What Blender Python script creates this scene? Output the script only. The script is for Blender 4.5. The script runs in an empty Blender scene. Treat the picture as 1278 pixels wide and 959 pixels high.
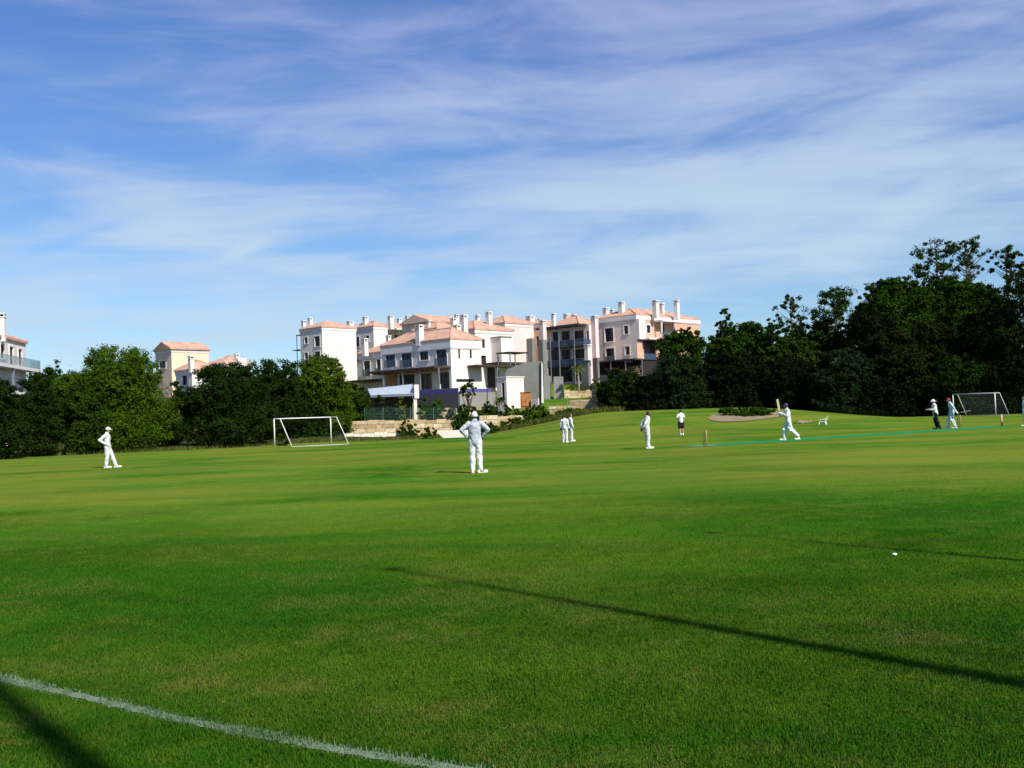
import bpy, bmesh, math, random
import numpy as np
from mathutils import Vector, Matrix, noise as mnoise
R = math.radians
scene = bpy.context.scene
COL = scene.collection
random.seed(7)
rng = np.random.default_rng(7)

# ------------------------------------------------------------------ camera
F = 1240.0; CU, CV = 639.0, 479.5; EYE = 1.65
PITCH = math.atan(39.5 / F); ROLL = R(2.0)
cF = Vector((0, math.cos(PITCH), math.sin(PITCH)))
r0 = Vector((1, 0, 0)); u0 = Vector((0, -math.sin(PITCH), math.cos(PITCH)))
cR = math.cos(ROLL) * r0 - math.sin(ROLL) * u0
cU = math.sin(ROLL) * r0 + math.cos(ROLL) * u0
CAM = Vector((0, 0, EYE))
cam_d = bpy.data.cameras.new('camera'); cam = bpy.data.objects.new('camera', cam_d); COL.objects.link(cam)
cam_d.sensor_width = 36; cam_d.lens = 36 * F / 1278; cam_d.clip_end = 4000; cam_d.clip_start = .1
m = Matrix((( cR.x, cU.x, -cF.x, 0), (cR.y, cU.y, -cF.y, 0), (cR.z, cU.z, -cF.z, EYE), (0, 0, 0, 1)))
cam.matrix_world = m
scene.camera = cam

def ray(u, v): return cF + cR * ((u - CU) / F) - cU * ((v - CV) / F)
def at(u, v, D):
    d = ray(u, v); return CAM + d * (D / d.y)
def sstep(t):
    t = np.clip(t, 0, 1); return t * t * (3 - 2 * t)
def hgt(x, y):
    c = 4.2 * sstep((y - 102) / 26) + 2.0 * sstep((y - 120) / 30) + 4.5 * sstep((y - 148) / 55)
    c = c * (1 - .75 * sstep((x - 30) / 30))
    mm = 1.7 * sstep((y - 70) / 28) * sstep((x + 4) / 14) * (1 - .9 * sstep((x - 21) / 18))
    c = np.maximum(c, 2.45 * sstep((y - 101) / 8) * sstep((x + 4) / 4) * (1 - sstep((x - 9) / 8)))
    c = np.maximum(c, 3.45 * sstep((y - 107) / 7) * sstep((x - 1) / 4) * (1 - sstep((x - 14) / 8)))
    bank = .3 * sstep((y - 74) / 8) * (1 - sstep((x + 18) / 8))
    return np.maximum(np.maximum(c, mm), bank)
def gz(x, y): return float(hgt(np.array(x, float), np.array(y, float)))
def hit(u, v, far=260):
    d = ray(u, v); d = d / d.y
    y = 2.0
    while y < far:
        p = CAM + d * y
        if p.z <= gz(p.x, p.y):
            lo, hi = y - .1, y
            for _ in range(16):
                y = (lo + hi) / 2; p = CAM + d * y
                if p.z <= gz(p.x, p.y): hi = y
                else: lo = y
            return Vector((p.x, p.y, gz(p.x, p.y)))
        y += .1
    p = CAM + d * far
    return Vector((p.x, p.y, gz(p.x, p.y)))

# ------------------------------------------------------------------ materials
def srgb(r, g, b):
    f = lambda c: c / 12.92 if c <= .04045 else ((c + .055) / 1.055) ** 2.4
    return tuple(f(c / 255) for c in (r, g, b))
class N:
    """small node-tree writer"""
    def __init__(s, tree): s.t = tree; tree.nodes.clear()
    def n(s, typ, **kw):
        o = s.t.nodes.new(typ)
        ins = kw.pop('ins', {})
        for k, v in kw.items(): setattr(o, k, v)
        for k, v in ins.items():
            sock = o.inputs[k]
            if isinstance(v, bpy.types.NodeSocket): s.t.links.new(v, sock)
            else: sock.default_value = v
        return o
    def math(s, op, a, b=0.0, c=0.0, clamp=False):
        o = s.t.nodes.new('ShaderNodeMath'); o.operation = op; o.use_clamp = clamp
        for i, v in enumerate((a, b, c)):
            if isinstance(v, bpy.types.NodeSocket): s.t.links.new(v, o.inputs[i])
            else: o.inputs[i].default_value = v
        return o.outputs[0]
    def mix(s, f, a, b, mode='MIX'):
        o = s.t.nodes.new('ShaderNodeMix'); o.data_type = 'RGBA'; o.blend_type = mode
        for i, v in ((0, f), (6, a), (7, b)):
            if isinstance(v, bpy.types.NodeSocket): s.t.links.new(v, o.inputs[i])
            else: o.inputs[i].default_value = (v if i == 0 else (*v[:3], 1))
        return o.outputs[2]
    def noise(s, vec, scale, detail=3, rough=.55, dist=0.0):
        o = s.n('ShaderNodeTexNoise', ins={'Vector': vec, 'Scale': scale, 'Detail': detail, 'Roughness': rough, 'Distortion': dist})
        return o.outputs['Fac']
    def ramp(s, v, lo, hi, a=0.0, b=1.0):
        o = s.n('ShaderNodeMapRange', interpolation_type='SMOOTHSTEP', ins={'Value': v, 'From Min': lo, 'From Max': hi, 'To Min': a, 'To Max': b})
        return o.outputs[0]
    def mapping(s, vec, loc=(0, 0, 0), rot=(0, 0, 0), sc=(1, 1, 1)):
        return s.n('ShaderNodeMapping', ins={'Vector': vec, 'Location': loc, 'Rotation': rot, 'Scale': sc}).outputs[0]
    def pos(s): return s.n('ShaderNodeNewGeometry').outputs['Position']
    def attr(s, name): return s.n('ShaderNodeAttribute', attribute_name=name).outputs['Fac']
    def bsdf(s, col, rough=.8, spec=.3, normal=None, **kw):
        ins = {'Base Color': col if isinstance(col, bpy.types.NodeSocket) else (*col[:3], 1), 'Roughness': rough, 'Specular IOR Level': spec}
        ins.update(kw)
        if normal: ins['Normal'] = normal
        b = s.n('ShaderNodeBsdfPrincipled', ins=ins)
        return b.outputs[0]
    def out(s, sh):
        o = s.t.nodes.new('ShaderNodeOutputMaterial'); s.t.links.new(sh, o.inputs[0])
    def bump(s, h, strength=.3, dist=.02):
        return s.n('ShaderNodeBump', ins={'Strength': strength, 'Distance': dist, 'Height': h}).outputs[0]
def newmat(name):
    m_ = bpy.data.materials.new(name); m_.use_nodes = True
    return m_, N(m_.node_tree)
def lin(c, k): return tuple(min(1, x * k) for x in c)

def m_plain(name, c, rough=.7, var=.12, scale=2.0, spec=.3, metallic=0.0, bump=0.0):
    m_, n = newmat(name); p = n.pos()
    f = n.noise(p, scale, 4)
    col = n.mix(n.ramp(f, .3, .7), lin(c, 1 - var), lin(c, 1 + var))
    nr = n.bump(n.noise(p, scale * 6, 3), .4, bump) if bump else None
    n.out(n.bsdf(col, rough, spec, nr, Metallic=metallic)); return m_
def m_plaster(name, c, var=.07):
    m_, n = newmat(name); p = n.pos()
    big = n.ramp(n.noise(p, .5, 5), .3, .7)
    streak = n.ramp(n.noise(n.mapping(p, sc=(2.2, 2.2, .25)), 1.2, 4), .35, .75)
    col = n.mix(big, lin(c, 1 - var), lin(c, 1 + var * .6))
    col = n.mix(n.math('MULTIPLY', streak, .22), col, lin(c, .72))
    n.out(n.bsdf(col, .9, .15, n.bump(n.noise(p, 14, 3), .3, .01))); return m_
def m_tile(name):
    m_, n = newmat(name); p = n.pos()
    f1 = n.noise(p, 1.1, 4); f2 = n.noise(p, 5.0, 2)
    col = n.mix(n.ramp(f1, .3, .7), (.44, .24, .16), (.58, .36, .26))
    col = n.mix(n.ramp(f2, .45, .75, 0, .6), col, (.66, .47, .36))
    wv = n.n('ShaderNodeTexWave', wave_type='BANDS', bands_direction='Z', ins={'Vector': p, 'Scale': 2.4, 'Distortion': .6}).outputs['Fac']
    col = n.mix(n.ramp(wv, .0, .25, .35, 0), col, (.2, .07, .04))
    n.out(n.bsdf(col, .85, .2, n.bump(n.noise(p, 7, 3), .6, .05))); return m_
def m_glass(name, c=(.008, .011, .018)):
    m_, n = newmat(name)
    n.out(n.bsdf(c, .16, .22)); return m_
def m_clearglass(name, c, k=.55):
    m_, n = newmat(name)
    a = n.n('ShaderNodeBsdfTransparent', ins={'Color': (.75, .82, .85, 1)}).outputs[0]
    b = n.bsdf(c, .12, .4)
    n.out(n.n('ShaderNodeMixShader', ins={0: k, 1: a, 2: b}).outputs[0]); return m_
def m_leaf(name, dark, light, trans=.25, rough=.6):
    m_, n = newmat(name); p = n.pos(); t = n.attr('tone')
    f = n.ramp(n.noise(p, .8, 3), .3, .7)
    k = n.math('ADD', n.math('MULTIPLY', t, .65), n.math('MULTIPLY', f, .35))
    col = n.mix(k, dark, light)
    a = n.bsdf(col, rough, .03)
    b = n.n('ShaderNodeBsdfTranslucent', ins={'Color': col}).outputs[0]
    n.out(n.n('ShaderNodeMixShader', ins={0: trans, 1: a, 2: b}).outputs[0]); return m_
def m_tone(name, cols, rough=.9, bump=.02):
    m_, n = newmat(name); p = n.pos(); t = n.attr('tone')
    cr = n.n('ShaderNodeValToRGB', ins={'Fac': t}); e = cr.color_ramp
    e.elements[0].color = (*cols[0], 1); e.elements[1].color = (*cols[-1], 1)
    for i, c in enumerate(cols[1:-1]):
        el = e.elements.new((i + 1) / (len(cols) - 1)); el.color = (*c, 1)
    f = n.ramp(n.noise(p, 4, 4), .3, .7, .78, 1.15)
    col = n.mix(1.0, cr.outputs[0], n.n('ShaderNodeCombineColor', ins={0: f, 1: f, 2: f}).outputs[0], 'MULTIPLY')
    n.out(n.bsdf(col, rough, .2, n.bump(n.noise(p, 9, 4), .6, bump))); return m_

def grass_color(n, p, blade=False):
    flat = n.mapping(p, sc=(1, 1, 0))
    big = n.noise(flat, .11, 3, .5, .6)
    mid = n.noise(n.mapping(flat, rot=(0, 0, R(-8)), sc=(.4, 1, 1)), .42, 4, .6, .4)
    sm = n.noise(flat, 2.4, 4, .6)
    fine = n.noise(flat, 17, 3, .65)
    g_dark, g_mid, g_yel, g_dry = (.012, .058, .002), (.026, .096, .004), (.066, .122, .007), (.125, .110, .026)
    c = n.mix(n.ramp(mid, .36, .64), g_dark, g_mid)
    k = n.math('ADD', n.math('MULTIPLY', n.ramp(big, .40, .62), .55), n.math('MULTIPLY', n.ramp(sm, .45, .68), .40))
    c = n.mix(k, c, g_yel)
    dry = n.math('MULTIPLY', n.ramp(n.noise(flat, .9, 6, .72), .49, .66), n.ramp(fine, .45, .65))
    c = n.mix(n.math('MULTIPLY', dry, .6), c, g_dry)
    # mid-field grass is longer-worn and yellower beyond ~14 m, left part of the outfield
    sep = n.n('ShaderNodeSeparateXYZ', ins={0: p})
    wear = n.math('MULTIPLY', n.ramp(sep.outputs[1], 9, 26), n.ramp(n.noise(n.mapping(flat, loc=(9, 3, 0), sc=(.35, 1, 1)), .2, 3), .36, .60))
    c = n.mix(n.math('MULTIPLY', wear, .62), c, (.094, .118, .010))
    # lush darker green swathes, more of them towards the right of the ground
    lush = n.math('MULTIPLY', n.math('MULTIPLY', n.ramp(sep.outputs[1], 10, 32, 1, .28), n.ramp(n.noise(n.mapping(flat, loc=(31, 12, 0), rot=(0, 0, R(6)), sc=(.3, 1, 1)), .33, 4, .6, .5), .46, .64)), n.ramp(sep.outputs[0], -22, 18, .45, .85))
    c = n.mix(lush, c, (.012, .074, .003))
    k = n.ramp(sep.outputs[1], 7, 24, 1.06, 1.72)  # far turf lightened, so the darker light close by is painted into the colour
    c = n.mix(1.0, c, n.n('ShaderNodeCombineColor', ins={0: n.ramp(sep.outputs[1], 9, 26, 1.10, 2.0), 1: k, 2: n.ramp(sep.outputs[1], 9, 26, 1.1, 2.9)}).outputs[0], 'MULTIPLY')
    return c, fine, sm, sep

def m_ground():
    m_, n = newmat('turf'); p = n.pos()
    c, fine, sm, sep = grass_color(n, p)
    # blades show darker gaps between them; contrast falls off where they can no longer be told apart
    f = n.ramp(n.noise(n.mapping(p, sc=(1, .6, 1)), 38, 3, .7), .32, .68, .72, 1.15)
    c = n.mix(1.0, c, n.n('ShaderNodeCombineColor', ins={0: f, 1: f, 2: f}).outputs[0], 'MULTIPLY')
    dry = n.attr('dry'); lit = n.attr('litter')
    dn = n.ramp(n.noise(p, 1.3, 4), .3, .62)
    c = n.mix(n.math('MULTIPLY', dry, dn), c, (.17, .16, .055))
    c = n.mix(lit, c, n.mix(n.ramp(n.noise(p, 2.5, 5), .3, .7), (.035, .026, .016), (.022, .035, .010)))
    h = n.math('ADD', n.math('MULTIPLY', fine, .5), n.noise(p, 45, 2))
    n.out(n.bsdf(c, .95, .0, n.bump(h, .7, .03))); return m_
def m_blade(name='grass_blades'):
    m_, n = newmat(name); p = n.pos()
    c, fine, sm, sep = grass_color(n, p, True)
    t = n.attr('tone')
    c = n.mix(n.ramp(t, .0, 1, 0, .62), lin_node(n, c, 1.45), (.20, .185, .045))
    a = n.bsdf(c, .7, .04)
    b = n.n('ShaderNodeBsdfTranslucent', ins={'Color': c}).outputs[0]
    n.out(n.n('ShaderNodeMixShader', ins={0: .35, 1: a, 2: b}).outputs[0]); return m_
def lin_node(n, c, k):
    return n.mix(1.0, c, (k, k, k), 'MULTIPLY')

M = {}
M['plaster_white'] = m_plaster('white_plaster', (.75, .665, .60))
M['plaster_beige'] = m_plaster('beige_plaster', (.78, .65, .54))
M['plaster_pink'] = m_plaster('pink_plaster', (.74, .58, .53))
M['plaster_peach'] = m_plaster('peach_plaster', (.76, .55, .41))
M['plaster_salmon'] = m_plaster('salmon_plaster', (.66, .38, .26))
M['plaster_cream'] = m_plaster('cream_plaster', (.72, .60, .42))
M['trim'] = m_plain('white_trim', (.72, .68, .65), .7, .05)
M['grey_render'] = m_plaster('grey_render', (.185, .185, .165), .12)
M['pale_grey'] = m_plaster('pale_grey_render', (.25, .24, .22), .1)
M['slate'] = m_plain('slate_grey_panel', (.085, .085, .095), .7)
M['purple'] = m_plain('violet_pool_lining', (.085, .075, .24), .6)
M['roof_metal'] = m_plain('pale_roof_sheet', (.42, .47, .52), .5)
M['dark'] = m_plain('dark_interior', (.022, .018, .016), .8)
M['darkwood'] = m_plain('dark_timber', (.055, .035, .025), .7)
M['wood'] = m_plain('orange_timber', (.42, .17, .05), .6, .25, 3)
M['steel'] = m_plain('grey_steel', (.16, .17, .19), .5, metallic=.0)
M['steel_dark'] = m_plain('dark_steel', (.035, .037, .045), .5)
M['tile'] = m_tile('terracotta_tiles')
M['glass'] = m_glass('window_glass')
M['glassp'] = m_clearglass('pale_balcony_glass', (.32, .40, .42), .3)
M['glassb'] = m_clearglass('balcony_glass', (.05, .09, .14))
M['stone'] = m_tone('golden_stone_blocks', [(.27, .19, .11), (.46, .36, .21), (.42, .29, .14), (.58, .49, .32)])
M['palestone'] = m_tone('pale_kerb_stone', [(.60, .55, .44), (.72, .68, .58)])
M['white_paint'] = m_plain('white_paint', (.70, .70, .69), .45, .06)
M['plastic'] = m_plain('white_plastic', (.82, .82, .82), .35, .03)
M['bark'] = m_plain('bark', (.085, .06, .042), .95, .3, 6, bump=.02)
M['palebark'] = m_plain('pale_bark', (.30, .25, .20), .95, .3, 6, bump=.02)
M['sand'] = m_plain('bunker_sand', (.235, .175, .105), .95, .15, 1.5)
M['timber_post'] = m_plain('weathered_post', (.20, .15, .10), .9, .25, 5)
M['stump'] = m_plain('varnished_ash', (.52, .36, .16), .5, .12, 8)
M['willow'] = m_plain('willow', (.42, .35, .25), .6, .1, 8)
M['grip'] = m_plain('rubber_grip', (.05, .05, .06), .8)
M['skin_light'] = m_plain('light_skin', (.42, .25, .17), .55, .06, 12)
M['skin_dark'] = m_plain('brown_skin', (.12, .062, .038), .55, .06, 12)
M['white_cloth'] = m_plain('white_cotton', (.60, .595, .58), .9, .03, 8, spec=.1)
M['blue_cloth'] = m_plain('bluish_white_cotton', (.42, .50, .57), .9, .04, 8, spec=.1)
M['grey_cloth'] = m_plain('shade_grey_cotton', (.40, .42, .47), .9, .04, 8, spec=.1)  # shade on the nearest man's back is put into this shirt colour
M['black_cloth'] = m_plain('black_cloth', (.016, .016, .019), .9, .1, 8, spec=.1)
M['hair'] = m_plain('dark_hair', (.018, .013, .010), .7)
M['brownhair'] = m_plain('brown_hair', (.07, .035, .02), .7)
M['navy'] = m_plain('navy_shell', (.02, .028, .07), .35)
M['red'] = m_plain('maroon_cloth', (.28, .05, .05), .8)
M['leather'] = m_plain('dark_leather', (.03, .024, .02), .6)
M['eye'] = m_plain('eye', (.03, .02, .015), .3)
M['mat'] = m_plain('teal_matting', (.020, .20, .066), 1.0, .15, 1.0, spec=0)
M['chalk'] = m_plain('chalk', (.13, .18, .11), .95, .15, 9)
M['netcord'] = m_plain('net_cord', (.16, .19, .19), .9)
M['soil'] = m_plain('ochre_soil', (.27, .165, .06), 1.0, .35, 3, spec=0, bump=.04)
M['paper'] = m_plain('paper', (.85, .85, .85), .8, .03)
M['leaf_lit'] = m_leaf('bright_foliage', (.018, .048, .003), (.078, .135, .006), .25)
M['leaf_mid'] = m_leaf('mid_foliage', (.010, .028, .003), (.040, .080, .006), .2)
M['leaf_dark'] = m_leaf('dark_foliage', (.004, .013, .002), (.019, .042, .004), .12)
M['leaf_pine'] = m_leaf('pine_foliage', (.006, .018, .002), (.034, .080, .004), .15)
M['leaf_deep'] = m_leaf('deep_shade_foliage', (.0025, .006, .001), (.007, .014, .002), .05)  # leaf colour taken near black to carry the shade inside the wood
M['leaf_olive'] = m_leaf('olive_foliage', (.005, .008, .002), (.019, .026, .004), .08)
M['leaf_blue'] = m_leaf('blue_green_foliage', (.004, .011, .003), (.018, .040, .010), .1)
M['leaf_yel'] = m_leaf('yellowish_foliage', (.055, .075, .010), (.17, .19, .03), .3)
M['leaf_sparse'] = m_leaf('thin_pine_needles', (.020, .040, .014), (.055, .095, .035), .25)
M['turf'] = m_ground(); M['blade'] = m_blade()
M['longgrass'] = m_leaf('long_grass', (.06, .085, .012), (.20, .19, .07), .25)
M['whiteblade'] = m_leaf('chalked_blades', (.035, .10, .018), (.27, .33, .24), .1)

# ------------------------------------------------------------------ mesh helpers
class MB:
    def __init__(s): s.v = []; s.f = []; s.tone = []; s.ct = 0.0
    def add(s, vs, fs):
        o = len(s.v); s.v += [tuple(p) for p in vs]; s.tone += [s.ct] * len(vs)
        s.f += [tuple(i + o for i in q) for q in fs]; return s
    def box3(s, o, a, b, c):
        """parallelepiped from corner o with edge vectors a,b,c"""
        o, a, b, c = map(Vector, (o, a, b, c))
        if a.cross(b).dot(c) < 0: a, b = b, a
        vs = [o, o + a, o + a + b, o + b, o + c, o + a + c, o + a + b + c, o + b + c]
        return s.add(vs, [(3, 2, 1, 0), (4, 5, 6, 7), (0, 1, 5, 4), (1, 2, 6, 5), (2, 3, 7, 6), (3, 0, 4, 7)])
    def box(s, x0, x1, y0, y1, z0, z1): return s.box3((x0, y0, z0), (x1 - x0, 0, 0), (0, y1 - y0, 0), (0, 0, z1 - z0))
    def tube(s, pts, rad, n=8, cap=True):
        pts = [Vector(p) for p in pts]; rad = rad if hasattr(rad, '__len__') else [rad] * len(pts)
        rings = []; ref = None
        for i, p in enumerate(pts):
            d = (pts[min(i + 1, len(pts) - 1)] - pts[max(i - 1, 0)]).normalized()
            if ref is None: ref = Vector((1, 0, 0)) if abs(d.x) < .8 else Vector((0, 1, 0))
            a = (ref - d * ref.dot(d)).normalized(); b = d.cross(a); ref = a
            rings.append([p + (a * math.cos(2 * math.pi * k / n) + b * math.sin(2 * math.pi * k / n)) * rad[i] for k in range(n)])
        vs = [q for r_ in rings for q in r_]; fs = []
        for i in range(len(rings) - 1):
            for k in range(n):
                fs.append((i * n + k, i * n + (k + 1) % n, (i + 1) * n + (k + 1) % n, (i + 1) * n + k))
        if cap:
            fs.append(tuple(range(n - 1, -1, -1))); fs.append(tuple((len(rings) - 1) * n + k for k in range(n)))
        return s.add(vs, fs)
    def capsule(s, a, b, ra, rb, n=12, m=4):
        a, b = Vector(a), Vector(b); d = (b - a); L = d.length; d = d / L if L > 1e-6 else Vector((0, 0, 1))
        pts, rs = [], []
        for i in range(m + 1):
            t = math.pi / 2 * (1 - i / m); pts.append(a - d * ra * math.sin(t)); rs.append(max(ra * math.cos(t), ra * .04))
        for i in range(m + 1):
            t = math.pi / 2 * i / m; pts.append(b + d * rb * math.sin(t)); rs.append(max(rb * math.cos(t), rb * .04))
        ref = Vector((1, 0, 0)) if abs(d.x) < .8 else Vector((0, 1, 0))
        A = (ref - d * ref.dot(d)).normalized(); B = d.cross(A); vs = []; fs = []
        for p, r_ in zip(pts, rs):
            vs += [p + (A * math.cos(2 * math.pi * k / n) + B * math.sin(2 * math.pi * k / n)) * r_ for k in range(n)]
        for i in range(len(pts) - 1):
            for k in range(n): fs.append((i * n + k, i * n + (k + 1) % n, (i + 1) * n + (k + 1) % n, (i + 1) * n + k))
        fs.append(tuple(range(n - 1, -1, -1))); fs.append(tuple((len(pts) - 1) * n + k for k in range(n)))
        return s.add(vs, fs)
    def loft(s, secs, n=20):
        """closed loft of ellipses (centre, rx, ry) stacked in z, axes x and y"""
        vs = []; fs = []
        for c, rx, ry in secs:
            c = Vector(c)
            vs += [c + Vector((rx * math.cos(2 * math.pi * k / n), ry * math.sin(2 * math.pi * k / n), 0)) for k in range(n)]
        for i in range(len(secs) - 1):
            for k in range(n): fs.append((i * n + k, i * n + (k + 1) % n, (i + 1) * n + (k + 1) % n, (i + 1) * n + k))
        fs.append(tuple(range(n - 1, -1, -1))); fs.append(tuple((len(secs) - 1) * n + k for k in range(n)))
        return s.add(vs, fs)
    def ellip(s, c, r, n=16, m=10, rot=None):
        vs = []; fs = []; c = Vector(c)
        for i in range(m + 1):
            t = math.pi * i / m; st = max(math.sin(t), .02)
            for k in range(n):
                p = Vector((r[0] * st * math.cos(2 * math.pi * k / n), r[1] * st * math.sin(2 * math.pi * k / n), -r[2] * math.cos(t)))
                vs.append(c + (rot @ p if rot else p))
        for i in range(m):
            for k in range(n): fs.append((i * n + k, i * n + (k + 1) % n, (i + 1) * n + (k + 1) % n, (i + 1) * n + k))
        fs.append(tuple(range(n - 1, -1, -1))); fs.append(tuple(m * n + k for k in range(n)))
        return s.add(vs, fs)
    def wallface(s, o, d, W, z0, z1, opens, depth, nrm):
        """vertical wall from o along unit d, with real openings (s0,z0,s1,z1) cut through and reveals of given depth (against nrm)"""
        o, d, nrm = Vector((o[0], o[1], 0)), Vector(d), Vector(nrm)
        xs = sorted({0.0, W, *[a for q in opens for a in (q[0], q[2])]}); zs = sorted({z0, z1, *[a for q in opens for a in (q[1], q[3])]})
        xs = [x for x in xs if 0 <= x <= W]; zs = [z for z in zs if z0 <= z <= z1]
        P = lambda x, z, dp=0.0: o + d * x + Vector((0, 0, z)) - nrm * dp
        flip = d.cross(Vector((0, 0, 1))).dot(nrm) < 0
        def q(a, b, c, e): s.add([a, b, c, e] if not flip else [e, c, b, a], [(0, 1, 2, 3)])
        for i in range(len(xs) - 1):
            for j in range(len(zs) - 1):
                cx, cz = (xs[i] + xs[i + 1]) / 2, (zs[j] + zs[j + 1]) / 2
                if any(a < cx < c and b < cz < e for a, b, c, e in opens): continue
                q(P(xs[i], zs[j]), P(xs[i + 1], zs[j]), P(xs[i + 1], zs[j + 1]), P(xs[i], zs[j + 1]))
        for a, b, c, e in opens:
            q(P(a, b), P(c, b), P(c, b, depth), P(a, b, depth)); q(P(a, e, depth), P(c, e, depth), P(c, e), P(a, e))
            q(P(a, b, depth), P(a, e, depth), P(a, e), P(a, b)); q(P(c, b), P(c, e), P(c, e, depth), P(c, b, depth))
        return s
    def build(s, name, mat, parent=None, smooth=False, origin=None):
        me = bpy.data.meshes.new(name)
        if origin is None: origin = wloc(parent)
        ox, oy, oz = origin
        me.from_pydata([(x - ox, y - oy, z - oz) for x, y, z in s.v], [], s.f)
        if any(s.tone):
            at_ = me.attributes.new('tone', 'FLOAT', 'POINT'); at_.data.foreach_set('value', np.array(s.tone, np.float32))
        me.materials.append(mat)
        if smooth: me.polygons.foreach_set('use_smooth', [True] * len(me.polygons))
        me.update()
        ob = bpy.data.objects.new(name, me); COL.objects.link(ob)
        if parent: ob.parent = parent
        elif any(origin): ob.location = origin
        return ob
def wloc(o):
    v = Vector((0, 0, 0))
    while o is not None: v += Vector(o.location); o = o.parent
    return v
def tag(o, label=None, cat=None, group=None, kind=None):
    if label: o['label'] = label
    if cat: o['category'] = cat
    if group: o['group'] = group
    if kind: o['kind'] = kind
    return o
def empty(name, loc, label, cat, group=None, rz=0):
    o = bpy.data.objects.new(name, None); COL.objects.link(o); o.location = loc; o.rotation_euler = (0, 0, rz)
    o.empty_display_size = .2
    return tag(o, label, cat, group)
def npmesh(name, V, Fq, mat, parent=None, tone=None, k=4):
    """fast mesh from numpy arrays; V (n,3), Fq (m,k)"""
    o = wloc(parent); V = V - np.array(o)
    me = bpy.data.meshes.new(name)
    me.vertices.add(len(V)); me.vertices.foreach_set('co', V.astype(np.float32).ravel())
    me.loops.add(Fq.size); me.loops.foreach_set('vertex_index', Fq.astype(np.int32).ravel())
    me.polygons.add(len(Fq)); me.polygons.foreach_set('loop_start', np.arange(len(Fq), dtype=np.int32) * k)
    me.polygons.foreach_set('loop_total', np.full(len(Fq), k, np.int32))
    if tone is not None:
        a = me.attributes.new('tone', 'FLOAT', 'POINT'); a.data.foreach_set('value', tone.astype(np.float32))
    me.materials.append(mat); me.update(calc_edges=True)
    ob = bpy.data.objects.new(name, me); COL.objects.link(ob)
    if parent: ob.parent = parent
    return ob

# ------------------------------------------------------------------ light and sky
SUN_AZ = Vector((.63, -.777)).normalized(); SUN_EL = R(43)
sd = Vector((SUN_AZ.x * math.cos(SUN_EL), SUN_AZ.y * math.cos(SUN_EL), math.sin(SUN_EL)))
sl = bpy.data.lights.new('sun', 'SUN'); sl.energy = 4.6; sl.angle = R(.53); sl.color = (1.0, .95, .86)
so = bpy.data.objects.new('sun', sl); COL.objects.link(so); so.rotation_euler = sd.to_track_quat('Z', 'Y').to_euler()

w = bpy.data.worlds.new('World'); scene.world = w; w.use_nodes = True
n = N(w.node_tree)
sky = n.n('ShaderNodeTexSky', sky_type='NISHITA', sun_disc=False, sun_elevation=SUN_EL, sun_rotation=math.atan2(SUN_AZ.x, SUN_AZ.y),
          air_density=1.0, dust_density=.35, ozone_density=2.2, altitude=50)
dirv = n.n('ShaderNodeTexCoord').outputs['Generated']
sp = n.n('ShaderNodeSeparateXYZ', ins={0: dirv}); dx, dy, dz = sp.outputs
azi = n.math('ARCTAN2', dx, dy); ele = n.math('ARCSINE', dz)
den = n.math('ADD', n.math('MAXIMUM', dz, 0.0), .11)
px, py = n.math('DIVIDE', dx, den), n.math('DIVIDE', dy, den)
pl = n.n('ShaderNodeCombineXYZ', ins={0: px, 1: py, 2: 0.0}).outputs[0]
def blob(u, v, wu, wv, rot, amp):
    d = ray(u, v).normalized(); a0, e0 = math.atan2(d.x, d.y), math.asin(d.z)
    a = n.math('SUBTRACT', azi, a0); e = n.math('SUBTRACT', ele, e0)
    c, s_ = math.cos(R(rot)), math.sin(R(rot))
    x_ = n.math('DIVIDE', n.math('ADD', n.math('MULTIPLY', a, c), n.math('MULTIPLY', e, s_)), wu / F)
    y_ = n.math('DIVIDE', n.math('SUBTRACT', n.math('MULTIPLY', e, c), n.math('MULTIPLY', a, s_)), wv / F)
    r2 = n.math('ADD', n.math('MULTIPLY', x_, x_), n.math('MULTIPLY', y_, y_))
    return n.math('MULTIPLY', n.math('EXPONENT', n.math('MULTIPLY', r2, -1.0)), amp)
# wispy texture: strongly stretched streaks on the cloud layer, plus softer billows
st = n.noise(n.mapping(pl, rot=(0, 0, R(-14)), sc=(.5, 1.4, 1)), 1.35, 7, .55, .4)
st2 = n.noise(n.mapping(pl, loc=(4.2, 1.3, 0), rot=(0, 0, R(-6)), sc=(.22, 2.2, 1)), 2.1, 6, .6, .5)
ae = n.n('ShaderNodeCombineXYZ', ins={0: azi, 1: ele, 2: 0.0}).outputs[0]
bl = n.noise(n.mapping(ae, loc=(2.0, 7.7, 0), rot=(0, 0, R(-13)), sc=(2.3, 10, 1)), 1.9, 9, .56, .55)
cov = None
for b_ in [(1000, 190, 420, 110, 6, .36), (850, 285, 420, 75, 8, .30), (640, 365, 560, 50, 4, .28), (150, 410, 330, 50, 0, .20), (60, 330, 150, 60, -8, .18), (180, 265, 135, 50, -10, .55),
           (300, 120, 300, 120, 25, .10), (600, 140, 360, 110, 15, .30), (1150, 270, 240, 40, 8, .25), (400, 330, 60, 18, 5, .28),
           (305, 312, 26, 7, 20, .45), (980, 50, 340, 80, 5, .10), (1190, 105, 170, 40, 5, .26), (700, 240, 220, 26, 8, .22),
           (1120, 150, 170, 20, 4, -.12), (470, 318, 130, 20, -4, -.22), (1150, 345, 200, 26, 0, -.05), (60, 110, 170, 150, 0, -.20),
           (100, 295, 70, 7, 22, -.25), (940, 330, 90, 12, 12, -.18)]:
    q = blob(*b_); cov = q if cov is None else n.math('ADD', cov, q)
tex = n.math('ADD', n.math('MULTIPLY', st, .55), n.math('ADD', n.math('MULTIPLY', st2, .25), n.math('MULTIPLY', bl, .80)))
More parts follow.
